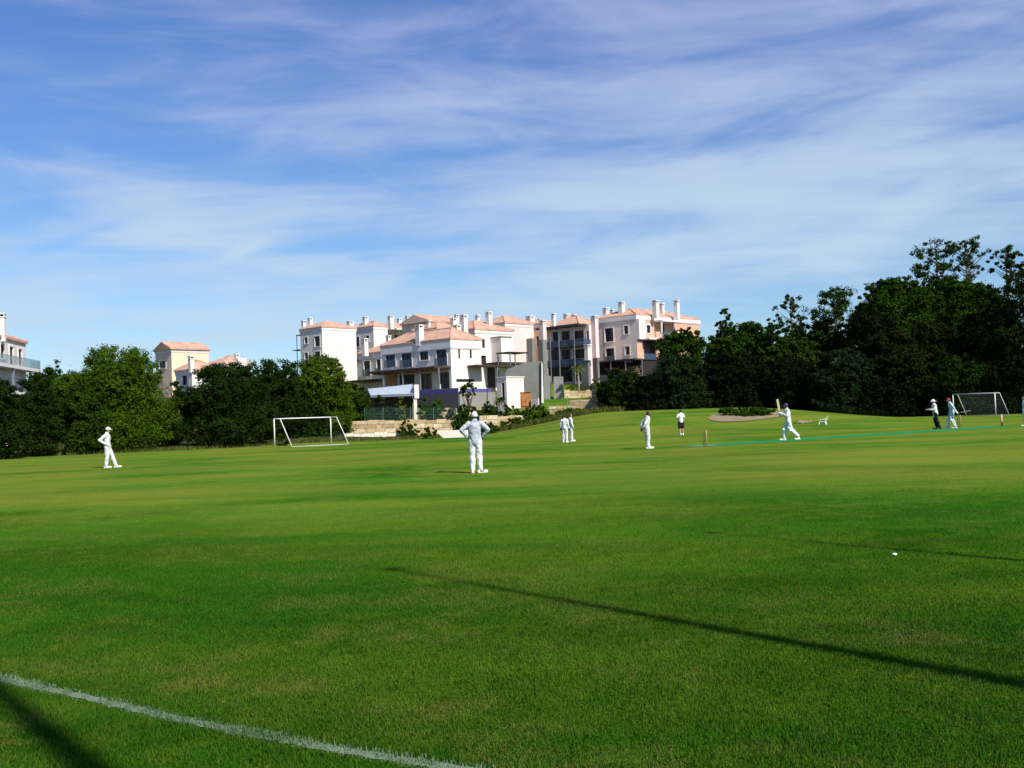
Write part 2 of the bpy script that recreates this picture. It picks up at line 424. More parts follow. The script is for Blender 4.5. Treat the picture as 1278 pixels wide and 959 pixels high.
dens = n.math('ADD', n.math('ADD', cov, .14), n.math('MULTIPLY', n.math('SUBTRACT', tex, .79), 2.2))
mask = n.ramp(dens, -.05, 1.05, 0, .88)
skycol = n.mix(1.0, sky.outputs[0], n.mix(n.ramp(ele, .05, .40), (.70, .88, 1.06), (.60, .82, 1.20)), 'MULTIPLY')
cloud = n.mix(n.ramp(ele, .14, .42), (4.6, 5.9, 7.2), (3.6, 4.1, 6.4))
final = n.mix(mask, skycol, cloud)
bg = n.n('ShaderNodeBackground', ins={'Color': final, 'Strength': .085})
o_ = w.node_tree.nodes.new('ShaderNodeOutputWorld'); w.node_tree.links.new(bg.outputs[0], o_.inputs[0])

vs = scene.view_settings; vs.view_transform = 'Standard'; vs.look = 'None'; vs.exposure = .5; vs.gamma = 1; vs.use_curve_mapping = False
scene.display_settings.display_device = 'sRGB'
scene.render.engine = 'CYCLES'
scene.cycles.max_bounces = 5; scene.cycles.transparent_max_bounces = 8

# ------------------------------------------------------------------ ground sheet
def lines(*seg):
    out = []
    for a, b, st_ in seg: out += list(np.arange(a, b, st_))
    return np.array(out + [seg[-1][1]])
gx = lines((-900, -120, 60), (-120, -60, 6), (-60, 70, 1.5), (70, 140, 7), (140, 900, 60))
gy = lines((-200, -20, 30), (-20, 60, 10), (60, 160, 1.5), (160, 240, 5), (240, 2000, 110))
XX, YY = np.meshgrid(gx, gy); ZZ = hgt(XX, YY)
V = np.stack([XX, YY, ZZ], -1).reshape(-1, 3)
nx, ny = len(gx), len(gy); I = np.arange(nx * ny).reshape(ny, nx)
Fq = np.stack([I[:-1, :-1], I[:-1, 1:], I[1:, 1:], I[1:, :-1]], -1).reshape(-1, 4)
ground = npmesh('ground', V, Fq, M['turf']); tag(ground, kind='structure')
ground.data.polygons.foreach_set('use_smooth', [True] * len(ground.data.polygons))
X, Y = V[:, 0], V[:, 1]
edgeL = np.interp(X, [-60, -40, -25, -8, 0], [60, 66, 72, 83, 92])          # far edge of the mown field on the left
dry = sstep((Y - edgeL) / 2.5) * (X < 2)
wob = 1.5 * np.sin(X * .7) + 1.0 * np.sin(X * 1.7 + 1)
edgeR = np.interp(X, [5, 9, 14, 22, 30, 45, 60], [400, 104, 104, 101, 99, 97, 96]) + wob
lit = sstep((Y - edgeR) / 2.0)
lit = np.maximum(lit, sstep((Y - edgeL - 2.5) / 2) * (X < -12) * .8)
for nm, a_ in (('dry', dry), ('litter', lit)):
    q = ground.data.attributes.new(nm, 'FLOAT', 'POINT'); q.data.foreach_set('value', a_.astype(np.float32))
# ------------------------------------------------------------------ foreground grass blades (uncountable)
def vnoise(p, cell, seed):
    g = np.random.default_rng(seed).uniform(0, 1, (257, 257)); q = p / cell + 1000; i = np.floor(q).astype(int); f = q - i; f = f * f * (3 - 2 * f); i %= 256
    a, b, c, d_ = g[i[:, 0], i[:, 1]], g[i[:, 0] + 1, i[:, 1]], g[i[:, 0], i[:, 1] + 1], g[i[:, 0] + 1, i[:, 1] + 1]
    return (a * (1 - f[:, 0]) + b * f[:, 0]) * (1 - f[:, 1]) + (c * (1 - f[:, 0]) + d_ * f[:, 0]) * f[:, 1]
def blades(name, pts, h, wd, mat, label, lean=.6):
    k = len(pts); a = rng.uniform(0, 2 * math.pi, k); hh = h * rng.uniform(.5, 1.25, k) * (.45 + .65 * vnoise(pts, .09, 5) + .45 * vnoise(pts, .45, 6)); ww = wd * rng.uniform(.7, 1.3, k)
    base = np.column_stack([pts, np.zeros(k)]); base[:, 2] = hgt(pts[:, 0], pts[:, 1])
    side = np.column_stack([np.cos(a), np.sin(a), np.zeros(k)]) * ww[:, None] * .5
    b2 = rng.uniform(0, 2 * math.pi, k); ln = rng.uniform(.1, lean, k) * hh
    off = np.column_stack([np.cos(b2) * ln, np.sin(b2) * ln, hh])
    mid = base + off * np.array([.4, .4, .6])
    V = np.stack([base - side, base + side, mid + side * .8, base + off, mid - side * .8], 1).reshape(-1, 3)
    Fq = np.arange(k * 5).reshape(k, 5)
    pat = sstep((.45 * vnoise(pts, .7, 7) + .30 * vnoise(pts, .22, 8) + .25 * vnoise(pts, 2.2, 9) - .53) / .24)
    t = np.repeat(np.clip(rng.uniform(0, 1, k) ** 2.6 * .55 + pat * rng.uniform(.1, 1, k), 0, 1), 5)
    ob = npmesh(name, V, Fq, mat, tone=t, k=5)
    tag(ob, label, 'grass', kind='stuff'); return ob
LINE = [hit(-60, 838), hit(0, 848), hit(100, 869), hit(200, 893), hit(300, 914), hit(400, 933), hit(500, 949), hit(600, 965), hit(700, 979), hit(820, 995)]
LX = np.array([p.x for p in LINE]); LY = np.array([p.y for p in LINE])
def line_dist(p):
    yy = np.interp(p[:, 0], LX, LY); sl_ = np.gradient(LY, LX); s_ = np.interp(p[:, 0], LX, sl_)
    return np.abs(p[:, 1] - yy) / np.sqrt(1 + s_ * s_)
K = 1900000
yy = 3.6 + (30.0 - 3.6) * rng.uniform(0, 1, K)
yy = yy[rng.uniform(0, 1, K) < np.minimum(1, (7.0 / yy)) ** 1.9 * np.clip((30 - yy) / 12, 0, 1)]; K = len(yy)
xx = rng.uniform(-1, 1, K) * (yy * .56 + .9)
P = np.column_stack([xx, yy]); d_ = line_dist(P)
online = (d_ < .062) & (P[:, 0] > LX[0]) & (P[:, 0] < LX[-1])
blades('grass', P[~online], .021, .0058, M['blade'], 'short mown green grass blades of the near outfield')
pc = P[online]; pc = np.repeat(pc, 2, 0) + rng.normal(0, .012, (len(pc) * 2, 2))
pw = pc[rng.uniform(0, 1, len(pc)) < .42 + .3 * np.sin(pc[:, 0] * 5.3) * np.sin(pc[:, 0] * 2.1 + 1)]
mb = MB(); n_ = 90
lxs = np.linspace(LX[0], LX[-1], n_); lys = np.interp(lxs, LX, LY); lsl = np.gradient(lys, lxs)
vs_ = []
for i in range(n_):
    nn = Vector((-lsl[i], 1)).normalized(); w_ = .038 + .008 * math.sin(i * 1.9)
    vs_ += [(lxs[i] - nn.x * w_, lys[i] - nn.y * w_, .004), (lxs[i] + nn.x * w_, lys[i] + nn.y * w_, .004)]
mb.add(vs_, [(2 * i, 2 * i + 2, 2 * i + 3, 2 * i + 1) for i in range(n_ - 1)])
bl_ = mb.build('boundary_line', M['chalk']); tag(bl_, kind='structure')
ob = blades('chalked_grass', pw, .021, .0062, M['whiteblade'], 'grass blades whitened by the chalk boundary line')

# long rough grass along the left far edge of the field and on the terrace banks
def rough(name, label, n_, fx, hh, ww):
    pts = np.array([fx() for _ in range(n_)])
    return blades(name, pts, hh, ww, M['longgrass'], label, .9)
def fx_left():
    x = random.uniform(-48, -3); e = float(np.interp(x, [-60, -40, -25, -8, 0], [60, 66, 72, 83, 92]))
    return (x, e + random.gauss(1.2, 1.0))
rough('rough_grass', 'long dry grass along the foot of the trees left of the field', 26000, fx_left, .24, .05)
def fx_bank():
    x = random.uniform(-4, 11); return (x, random.uniform(95, 104) + .3 * x)
rough('bank_grass', 'tall green and straw coloured weeds on the bank below the stone walls', 14000, fx_bank, .45, .06)

# cricket pitch matting, crease, bunker
a, b = hit(874, 556.5), hit(1252, 532.5)
d = (b - a); d.z = 0; d.normalize(); nn = Vector((-d.y, d.x, 0)) * 1.05
mb = MB(); k = 24; vs_ = []
for i in range(k + 1):
    p = a.lerp(b, i / k); vs_ += [(p - nn)[:2] + (.006,), (p + nn)[:2] + (.006,)]
vs_ = [(x, y, .006) for x, y, *_ in vs_]
mb.add(vs_, [(2 * i, 2 * i + 2, 2 * i + 3, 2 * i + 1) for i in range(k)])
tag(mb.build('artificial_pitch', M['mat']), kind='structure')
mb = MB(); q = a - d * .9
mb.add([(q - nn * .9), (q - nn * .9 + d * 1.6), (q + nn * .3 + d * 1.6), (q + nn * .3)], [(0, 1, 2, 3)])
mb.v = [(x, y, .011) for x, y, z in mb.v]
tag(mb.build('crease_marking', M['chalk']), kind='structure')
pix = [(884, 522), (896, 517), (912, 518), (925, 520.5), (945, 519.5), (962, 516.5), (978, 513.5), (985, 516), (972, 521), (950, 524), (925, 526.5), (902, 527), (889, 525.5)]
pp = [hit(*q) for q in pix]; cx = sum((p for p in pp), Vector()) / len(pp)
mb = MB(); vs_ = [(cx.x, cx.y, gz(cx.x, cx.y) + .02)]; rings = 5; per = []
m_ = len(pp)
for i in range(m_):
    for j in range(5):
        t = j / 5; p0, p1, p2, p3 = pp[i - 1], pp[i], pp[(i + 1) % m_], pp[(i + 2) % m_]
        per.append(.5 * ((2 * p1) + (-p0 + p2) * t + (2 * p0 - 5 * p1 + 4 * p2 - p3) * t * t + (-p0 + 3 * p1 - 3 * p2 + p3) * t ** 3))
for r_ in range(1, 7):
    for p in per:
        q = cx.lerp(p, r_ / 6); vs_.append((q.x, q.y, gz(q.x, q.y) + .05))
L = len(per); fs = [(0, 1 + i, 1 + (i + 1) % L) for i in range(L)]
for r_ in range(5):
    fs += [(1 + r_ * L + i, 1 + (r_ + 1) * L + i, 1 + (r_ + 1) * L + (i + 1) % L, 1 + r_ * L + (i + 1) % L) for i in range(L)]
mb.add(vs_, fs); tag(mb.build('sand_bunker', M['sand']), kind='structure')

# small scrap lying on the grass
p = hit(1117, 695); mb = MB()
for i in range(5):
    a_ = random.uniform(0, 6.28); mb.ellip(p + Vector((.012 * math.cos(a_), .012 * math.sin(a_), .024 + .002 * i)), (.014, .010, .007), 7, 5, Matrix.Rotation(a_, 3, 'X'))
tag(mb.build('paper_scrap', M['paper'], origin=p), 'small crumpled white scrap of paper lying on the near grass', 'litter')

# ------------------------------------------------------------------ posts outside the frame whose long shadows fall across the grass
sh = Vector((-SUN_AZ.x, -SUN_AZ.y))
def shadow_post(tip, length, r, label):
    """a tapering timber post whose shadow ends at tip"""
    hh = length * math.tan(SUN_EL); b_ = Vector((tip[0], tip[1])) - sh * length
    z = gz(b_.x, b_.y); e = empty('timber_post', (b_.x, b_.y, z), label, 'post', 'tall posts beside the ground')
    mb = MB(); mb.tube([(b_.x, b_.y, z - .3), (b_.x, b_.y, z + hh * .5), (b_.x, b_.y, z + hh)], [r, r * .75, r * .14], 12); mb.build('pole', M['timber_post'], e, True)
    mb = MB(); mb.tube([(b_.x, b_.y, z + hh), (b_.x, b_.y, z + hh + .06)], [r * .8, r * .5], 12); mb.build('cap', M['steel'], e)
q_ = hit(905, 787); t1 = Vector((q_.x, q_.y)) + sh * 4.6; shadow_post(t1, 16, .165, 'tall timber post casting the long dark shadow over the near right grass')
q_ = hit(1180, 691.5); t2 = Vector((q_.x, q_.y)) + sh * 3.2; shadow_post(t2, 13, .12, 'slim timber post casting the thin shadow farther out on the right')
q_ = hit(58, 915); t3 = Vector((q_.x, q_.y)) + sh * 3.0; shadow_post(t3, 15, .24, 'thick timber post casting the broad shadow in the lower left corner')

# ------------------------------------------------------------------ goals, wickets, chair
def frame_goal(label, P1, P2, dep, hh, net):
    """portable goal; front posts at P1,P2, back stays towards unit vector dep"""
    e = empty('football_goal', P1, label, 'goal')
    up = Vector((0, 0, hh)); dep = Vector(dep); r = .042
    for p in (P1, P2):
        mb = MB(); mb.tube([p, p + up], r, 10); mb.build('post', M['white_paint'], e, True)
    mb = MB(); ax = (P2 - P1).normalized() * r; mb.tube([P1 + up - ax, P2 + up + ax], r, 10); mb.build('crossbar', M['white_paint'], e, True)
    for p in (P1, P2):
        mb = MB(); mb.tube([p + up, p + up + dep * .55, p + dep * 1.55 + Vector((0, 0, .03))], .032, 8); mb.build('back_stay', M['white_paint'], e, True)
    mb = MB(); mb.tube([P1 + dep * 1.55 + Vector((0, 0, .03)), P2 + dep * 1.55 + Vector((0, 0, .03))], .018, 8); mb.build('ground_bar', M['white_paint'], e, True)
    if net:
        mb = MB(); W = (P2 - P1)
        prof = [up + dep * .5, dep * .95 + up * .6, dep * 1.5 + Vector((0, 0, .05))]
        def pr(t):
            return prof[0].lerp(prof[1], t * 2) if t < .5 else prof[1].lerp(prof[2], t * 2 - 1)
        nu, nv = 26, 14
        for i in range(nu + 1): mb.tube([P1 + W * (i / nu) + pr(j / 4) for j in range(5)], .0045, 4, False)
        for j in range(nv + 1): mb.tube([P1 + pr(j / nv), P2 + pr(j / nv)], .0045, 4, False)
        mb.build('net', M['netcord'], e)
P1, P2 = hit(343, 558.8), hit(413.5, 555.4)
w_ = (P2 - P1); w_.z = 0; w_.normalize()
frame_goal('white portable football goal without a net in front of the left trees', P1, P2, (.88, -.47, 0), 2.0, False)
P1, P2 = hit(1190.5, 519.8), hit(1243, 520.2)
P1.z = gz(P1.x, P1.y); w_ = (P2 - P1); w_.z = 0; w_.normalize()
frame_goal('white football goal with a thin grey net before the dark right trees', P1, P2, (.93, .36, 0), 2.05, True)

def wicket(label, p, d):
    e = empty('wicket', p, label, 'wicket', 'wickets on the pitch'); nn = Vector((-d.y, d.x, 0))
    for k in (-1, 0, 1):
        q = p + nn * .105 * k
        mb = MB(); mb.tube([q + Vector((0, 0, -.02)), q + Vector((0, 0, .69)), q + Vector((0, 0, .715))], [.021, .021, .012], 10); mb.build('stump', M['stump'], e, True)
    for k in (-.5, .5):
        q = p + nn * .105 * k + Vector((0, 0, .722))
        mb = MB(); mb.tube([q - nn * .055, q - nn * .03, q + nn * .03, q + nn * .055], [.006, .011, .011, .006], 8); mb.build('bail', M['stump'], e, True)
dm = d.copy()
wicket('three wooden stumps at the left end of the green pitch', hit(880, 557.3), dm)
wicket('three wooden stumps just behind the batsman with the lowered bat', hit(1197.5, 533.2), dm)
p = hit(1250.5, 532.3); e = empty('marker_post', p, 'single thick pale wooden post at the right end of the pitch', 'post')
mb = MB(); mb.tube([p + Vector((0, 0, -.02)), p + Vector((0, 0, .68))], [.055, .05], 12); mb.build('post', M['stump'], e, True)
mb = MB(); mb.tube([p + Vector((0, 0, .68)), p + Vector((0, 0, .71)), p + Vector((0, 0, .73))], [.052, .05, .02], 12); mb.build('cap', M['willow'], e, True)

# white plastic garden chair by the trees
p = hit(1027, 532); p.z = gz(p.x, p.y)
e = empty('garden_chair', (0, 0, 0), 'empty white plastic garden chair under the dark trees', 'chair')
mb = MB(); mb.box3((-.23, -.22, .41), (.46, 0, 0), (0, .44, .015), (0, 0, .03)); mb.build('seat', M['plastic'], e)
mb = MB()
for i in range(7): mb.box3((-.22 + i * .064, .20, .40), (.0625, 0, 0), (0, .03, 0), (0, .15, .46))
mb.box3((-.23, .365, .89), (.46, 0, 0), (0, .035, 0), (0, .02, .06)); mb.box3((-.23, .2, .44), (.46, 0, 0), (0, .035, 0), (0, .02, .05)); mb.build('backrest', M['plastic'], e)
for sx in (-1, 1):
    for sy, ty in ((-.2, -.26), (.2, .28)):
        mb = MB(); mb.tube([(sx * .21, sy, .42), (sx * .25, ty, 0)], [.028, .02], 8); mb.build('leg', M['plastic'], e, True)
    mb = MB(); mb.tube([(sx * .24, -.2, .42), (sx * .26, -.22, .62), (sx * .26, .05, .65), (sx * .23, .3, .66)], [.02, .022, .022, .02], 8); mb.build('armrest', M['plastic'], e, True)
e.location = p; e.rotation_euler = (0, 0, R(-115)); e.scale = (1.0, 1.0, .78)
p = hit(1002, 528.5); mb = MB()
for i in range(9): mb.ellip(p + Vector((random.uniform(-.45, .45), random.uniform(-.15, .15), .07)), (random.uniform(.2, .35), .2, random.uniform(.09, .14)), 9, 6, Matrix.Rotation(random.uniform(-.4, .4), 3, 'Y'))
tag(mb.build('pale_stone', M['sand'], origin=p), 'low pale flat stone in the grass left of the white chair', 'stone')

# ------------------------------------------------------------------ houses
E1 = Vector((-.73, .683, 0)).normalized(); E2 = Vector((.683, .73, 0)).normalized()
class House:
    """box house: C is its vertical edge nearest the camera, facade A runs along e1 (to the left), facade B along e2 (to the right)"""
    def __init__(s, name, label, u, v, D, L1, L2, base=None, e1=E1, e2=E2, cat='house', group=None):
        P = at(u, v, D); s.C = Vector((P.x, P.y, 0)); s.zt = P.z; s.e1, s.e2, s.L1, s.L2 = Vector(e1), Vector(e2), L1, L2
        s.nA = -s.e2 + s.e1 * s.e1.dot(s.e2); s.nA.normalize(); s.nB = -s.e1 + s.e2 * s.e1.dot(s.e2); s.nB.normalize()
        zs = [gz(*(s.W(a, b, 0).xy)) for a in (0, L1) for b in (0, L2)]
        s.zb = (min(zs) - .4) if base is None else base
        s.g = min(zs)
        s.e = empty(name, (s.C.x, s.C.y, s.zb), label, cat, group)
    def W(s, a, b, z): return s.C + s.e1 * a + s.e2 * b + Vector((0, 0, z))
    def A(s, u, v, t=0.0):
        d = ray(u, v); o = s.C + s.e2 * t; k = (o - CAM).dot(s.nA) / d.dot(s.nA); P = CAM + d * k
        return ((P - o).dot(s.e1), P.z)
    def B(s, u, v, t=0.0):
        d = ray(u, v); o = s.C + s.e1 * t; k = (o - CAM).dot(s.nB) / d.dot(s.nB); P = CAM + d * k
        return ((P - o).dot(s.e2), P.z)
    def rect(s, f, u0, v0, u1, v1, off=0.0):
        um, vm = (u0 + u1) / 2, (v0 + v1) / 2
        a, b = f(u0, vm, off)[0], f(u1, vm, off)[0]; z0, z1 = f(um, v1, off)[1], f(um, v0, off)[1]
        L = s.L1 if f == s.A else s.L2
        a, b = max(.12, min(a, b)), min(L - .12, max(a, b))
        return (a, z0, b, z1)
    def box(s, mb, a0, a1, b0, b1, z0, z1): return mb.box3(s.W(a0, b0, z0), s.e1 * (a1 - a0), s.e2 * (b1 - b0), (0, 0, z1 - z0))
    def bx(s, name, mat, a0, a1, b0, b1, z0, z1, parent=None):
        mb = MB(); s.box(mb, a0, a1, b0, b1, z0, z1); return mb.build(name, M[mat], parent or s.e)
    def walls(s, mat, openA=(), openB=(), matB=None, depth=.22):
        """openings are pixel rectangles; each gets a window (frame, glass pane, light surround, sometimes a glass balustrade)"""
        rA = [(s.rect(s.A, *q[:4]), *q[4:]) for q in openA]; rB = [(s.rect(s.B, *q[:4]), *q[4:]) for q in openB]
        rA = [q for q in rA if q[0][2] - q[0][0] > .2]; rB = [q for q in rB if q[0][2] - q[0][0] > .2]
        s.rB = rB
        mb = MB(); mb2 = MB() if matB else mb
        mb.wallface(s.C, s.e1, s.L1, s.zb, s.zt, [q[0] for q in rA], depth, s.nA)
        mb2.wallface(s.C, s.e2, s.L2, s.zb, s.zt, [q[0] for q in rB], depth, s.nB)
        mb.wallface(s.W(0, s.L2, 0), s.e1, s.L1, s.zb, s.zt, [], 0, -s.nA)
        mb.wallface(s.W(s.L1, 0, 0), s.e2, s.L2, s.zb, s.zt, [], 0, -s.nB)
        mb.add([s.W(0, 0, s.zt), s.W(s.L1, 0, s.zt), s.W(s.L1, s.L2, s.zt), s.W(0, s.L2, s.zt)], [(0, 1, 2, 3)])
        mb.build('wall', M[mat], s.e)
        if matB: mb2.build('side_wall', M[matB], s.e)
        for f, rr in (('A', rA), ('B', rB)):
            for q, *fl in rr:
                if fl and fl[0] == 'r': continue
                s.window(f, q, depth, fl[0] if fl else 'w')
    def fbox(s, mb, f, a0, a1, z0, z1, d0, d1):
        """box on facade f between depths d0..d1 measured outward"""
        o = s.C + (s.e1 if f == 'A' else s.e2) * a0 + Vector((0, 0, z0)); n_ = s.nA if f == 'A' else s.nB
        return mb.box3(o + n_ * d0, (s.e1 if f == 'A' else s.e2) * (a1 - a0), n_ * (d1 - d0), (0, 0, z1 - z0))
    def window(s, f, q, depth, kind):
        a, z0, b, z1 = q; t = .07
        mb = MB()
        fb = lambda *k: s.fbox(mb, f, *k)
        y0, y1 = -depth + .04, -depth + .11
        fb(a, a + t, z0, z1, y0, y1); fb(b - t, b, z0, z1, y0, y1); fb(a + t, b - t, z0, z0 + t, y0, y1); fb(a + t, b - t, z1 - t, z1, y0, y1)
        if b - a > .9 and kind != 'v':
            c = (a + b) / 2; fb(c - .035, c + .035, z0 + t, z1 - t, y0, y1)
        w_ = mb.build('window', M['steel_dark'], s.e)
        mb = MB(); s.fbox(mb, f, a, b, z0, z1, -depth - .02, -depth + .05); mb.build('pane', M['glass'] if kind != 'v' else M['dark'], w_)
        if kind in 'wf':
            mb = MB(); k = .16
            for r_ in ((a - k, a, z0 - .02, z1 + k), (b, b + k, z0 - .02, z1 + k), (a, b, z1, z1 + k)): s.fbox(mb, f, *r_, -.03, .05)
            if kind == 'w': s.fbox(mb, f, a - k, b + k, z0 - .12, z0, -.03, .10)
            mb.build('surround', M['trim'], w_)
        if kind == 'f':
            mb = MB(); s.fbox(mb, f, a - .1, b + .1, z0 - .02, z0 + .95, .12, .15); mb.build('balustrade', M['glassb'], w_)
    def hip(s, rise, over=.16, gable=False, mat='tile'):
        mb = MB(); o = over; z = s.zt + .02
        c = [s.W(-o, -o, z), s.W(s.L1 + o, -o, z), s.W(s.L1 + o, s.L2 + o, z), s.W(-o, s.L2 + o, z)]
        dn = Vector((0, 0, .22)); lo = [p - Vector((0, 0, .0)) for p in c]; up = [p + dn for p in c]
        la, lb = s.L1 + 2 * o, s.L2 + 2 * o; ins = 0 if gable else min(la, lb) / 2 * .95
        if (la >= lb) if not gable else gable != 'B':
            r0_, r1_ = s.W(-o + ins, s.L2 / 2, z + rise), s.W(s.L1 + o - ins, s.L2 / 2, z + rise)
            tops = [(4, 5, 9, 8), (6, 7, 8, 9), (7, 4, 8), (5, 6, 9)]
        else:
            r0_, r1_ = s.W(s.L1 / 2, -o + ins, z + rise), s.W(s.L1 / 2, s.L2 + o - ins, z + rise)
            tops = [(4, 5, 8), (5, 6, 9, 8), (6, 7, 9), (7, 4, 8, 9)]
        mb.add(lo + up + [r0_, r1_], tops + [(0, 1, 5, 4), (1, 2, 6, 5), (2, 3, 7, 6), (3, 0, 4, 7), (3, 2, 1, 0)])
        # ridge and hip cap tiles
        s.roof = mb.build('roof', M[mat], s.e)
        mb = MB(); mb.tube([r0_ + Vector((0, 0, .02)), r1_ + Vector((0, 0, .02))], .11, 6)
        if not gable:
            ends = [(0, r0_), (3, r0_), (1, r1_), (2, r1_)] if la >= lb else [(0, r0_), (1, r0_), (2, r1_), (3, r1_)]
            for i, r_ in ends: mb.tube([up[i] + Vector((0, 0, .03)), r_ + Vector((0, 0, .02))], .10, 6)
        mb.build('ridge_tiles', M['tile'], s.roof)
    def cornice(s, h=.45, mat='trim', p=.09):
        mb = MB(); z0, z1 = s.zt - h, s.zt + .015
        s.box(mb, -p, s.L1 + p, -p, -.0 + .002, z0, z1); s.box(mb, -p, .002, .004, s.L2 + p, z0 + .003, z1 - .003)
        s.box(mb, -p * .6, .001, -p * .6, s.L2 + p * .6, z0 - .12, z0 - .002) ; s.box(mb, .003, s.L1 + p * .6, -p * .6, .001, z0 - .12, z0 - .004)
        mb.build('cornice', M[mat], s.e)
    def chimney(s, u0, u1, v0, dd=3.0, mat='plaster_white', vb=None):
        D = s.C.y + dd; k = D / F; c = at((u0 + u1) / 2, v0, D); wd = (u1 - u0) * k / 1.38
        zb = s.zt - .3 if vb is None else at((u0 + u1) / 2, vb, D).z
        e1, e2 = s.e1, s.e2; o = Vector((c.x, c.y, 0)) - e1 * wd / 2 - e2 * wd / 2
        mb = MB(); zc = c.z - .42
        mb.box3(o + Vector((0, 0, zb)), e1 * wd, e2 * wd, (0, 0, zc - zb))
        ch = mb.build('chimney', M[mat], s.e)
        mb = MB(); q = .06
        mb.box3(o - e1 * q - e2 * q + Vector((0, 0, zc)), e1 * (wd + 2 * q), e2 * (wd + 2 * q), (0, 0, .08))
        pw = wd * .16
        for a in (0, wd - pw):
            for b_ in (0, wd - pw): mb.box3(o + e1 * a + e2 * b_ + Vector((0, 0, zc + .08)), e1 * pw, e2 * pw, (0, 0, .2))
        mb.box3(o - e1 * q - e2 * q + Vector((0, 0, zc + .28)), e1 * (wd + 2 * q), e2 * (wd + 2 * q), (0, 0, .12))
        mb.build('cap', M['trim'], ch)
        mb = MB(); mb.box3(o + e1 * wd * .2 + e2 * wd * .2 + Vector((0, 0, zc + .07)), e1 * wd * .6, e2 * wd * .6, (0, 0, .2)); mb.build('flue', M['dark'], ch)
def beam(mb, p, q, r): mb.tube([p, q], r, 6)

G = 'terracotta roofed houses on the hillside'
# --- main house with two storeys in the middle of the picture
h = House('house', 'white two storey house with four dark upper windows above a violet pool edge', 562, 424.4, 120, 13.0, 5.2, 3.4, group=G)
h.walls('plaster_white',
        [(481.6, 442.2, 493.4, 458.2, 'f'), (501.3, 440.2, 513.9, 458.6, 'f'), (524.2, 438.2, 534.7, 449.5, 'w'), (544.8, 436.5, 557.6, 456.6, 'f'),
         (498.5, 467.6, 517.2, 479.5, 'n'), (525.7, 466, 538.8, 486.4, 'n'), (549.1, 464.8, 560.8, 485.5, 'n')],
        [(572, 435, 574.3, 447.5, 'v'), (586.2, 435.2, 588.8, 447.5, 'v'), (569.5, 473.3, 592, 477, 'v')])
h.cornice(.95, 'trim', .12); h.hip(1.75)
h.chimney(518, 528.5, 405.5, 4.0); h.chimney(565.5, 575.3, 405.5, 8.0); h.chimney(574, 583.5, 393.0, 10.0); h.chimney(562, 569.5, 397, 14.0, vb=408)
sl_, z_ = h.A(481, 463); sr_, _ = h.A(562, 459)
zc = h.A(520, 463.2)[1]
mb = MB(); h.box(mb, .1, sl_ + .6, -2.6, -.01, zc - .02, zc + .22); cn = mb.build('canopy', M['darkwood'], h.e)
mb = MB()
for i in range(14):
    a_ = .4 + i * (sl_ / 14.0); h.box(mb, a_, a_ + .08, -2.5, -.05, zc - .2, zc - .025)
mb.build('rafter', M['wood'], cn)['label'] = 'orange timber rafters under the dark canopy'
for u_, v_ in ((478.5, 485), (503, 486), (524.5, 487), (548, 488)):
    a_ = h.A(u_, v_, -2.5)[0]
    h.bx('post', 'steel', a_ - .07, a_ + .07, -2.55, -2.41, h.g - .3, zc - .03)
r_ = h.rect(h.A, 481.6, 468.5, 495.7, 481.5); mb = MB(); h.fbox(mb, 'A', r_[0], r_[2], r_[1], r_[3], .002, .08); mb.build('timber_panel', M['wood'], h.e)
# pool terrace in front
zt = h.A(545, 486.0, -3.4)[1]; zl = h.A(545, 491.5, -3.4)[1]; zbb = h.A(545, 509, -3.4)[1]
a0 = h.A(521, 490, -3.6)[0]; ar = h.A(571.5, 498, -3.6)[0]; b1_ = h.B(616, 492, ar)[0]
mb = MB(); h.box(mb, ar, a0, -3.6, -2.65, zbb - 1, zl); tr = mb.build('terrace_wall', M['slate'], h.e)
mb = MB(); h.box(mb, ar, a0, -3.55, -3.45, zl + .004, zt); mb.build('pool_edge', M['purple'], tr)
mb = MB(); h.box(mb, ar - .3, ar - .003, -3.62, b1_, zbb - 1, zl - .03); mb.build('side_terrace_wall', M['pale_grey'], h.e)
mb = MB(); h.box(mb, ar - .25, ar - .15, -3.4, b1_ - .5, zl - .028, zt - .12); mb.build('pool_edge', M['purple'], h.e)
# entry canopy on the sunny side
t0, zc2 = h.B(583, 458.3); t1 = h.B(600, 458)[0]
mb = MB(); h.box(mb, -1.9, -.004, t0, t0 + 6.6, zc2 - .02, zc2 + .2); mb.build('entry_canopy', M['darkwood'], h.e)
mb = MB(); h.box(mb, -1.8, -1.66, t0 + 3.4, t0 + 3.54, h.g - .3, zc2 - .025); mb.build('post', M['steel'], h.e)

# --- lower wing on its left
h = House('house', 'low pale wing with one chimney left of the two storey white house', 476.3, 440.8, 133, 5.0, 6, 3.4, group=G)
h.walls('plaster_cream', [(454.3, 450.7, 462, 469.5, 'f'), (470.3, 448.8, 475.2, 468.5, 'f')]); h.cornice(.5); h.hip(1.3)
h.chimney(451, 459.3, 422.6, 1.0)
mb = MB(); h.box(mb, -.1, 5.2, -1.8, -.01, h.zt - 3.75, h.zt - 3.5); mb.build('canopy', M['darkwood'], h.e)

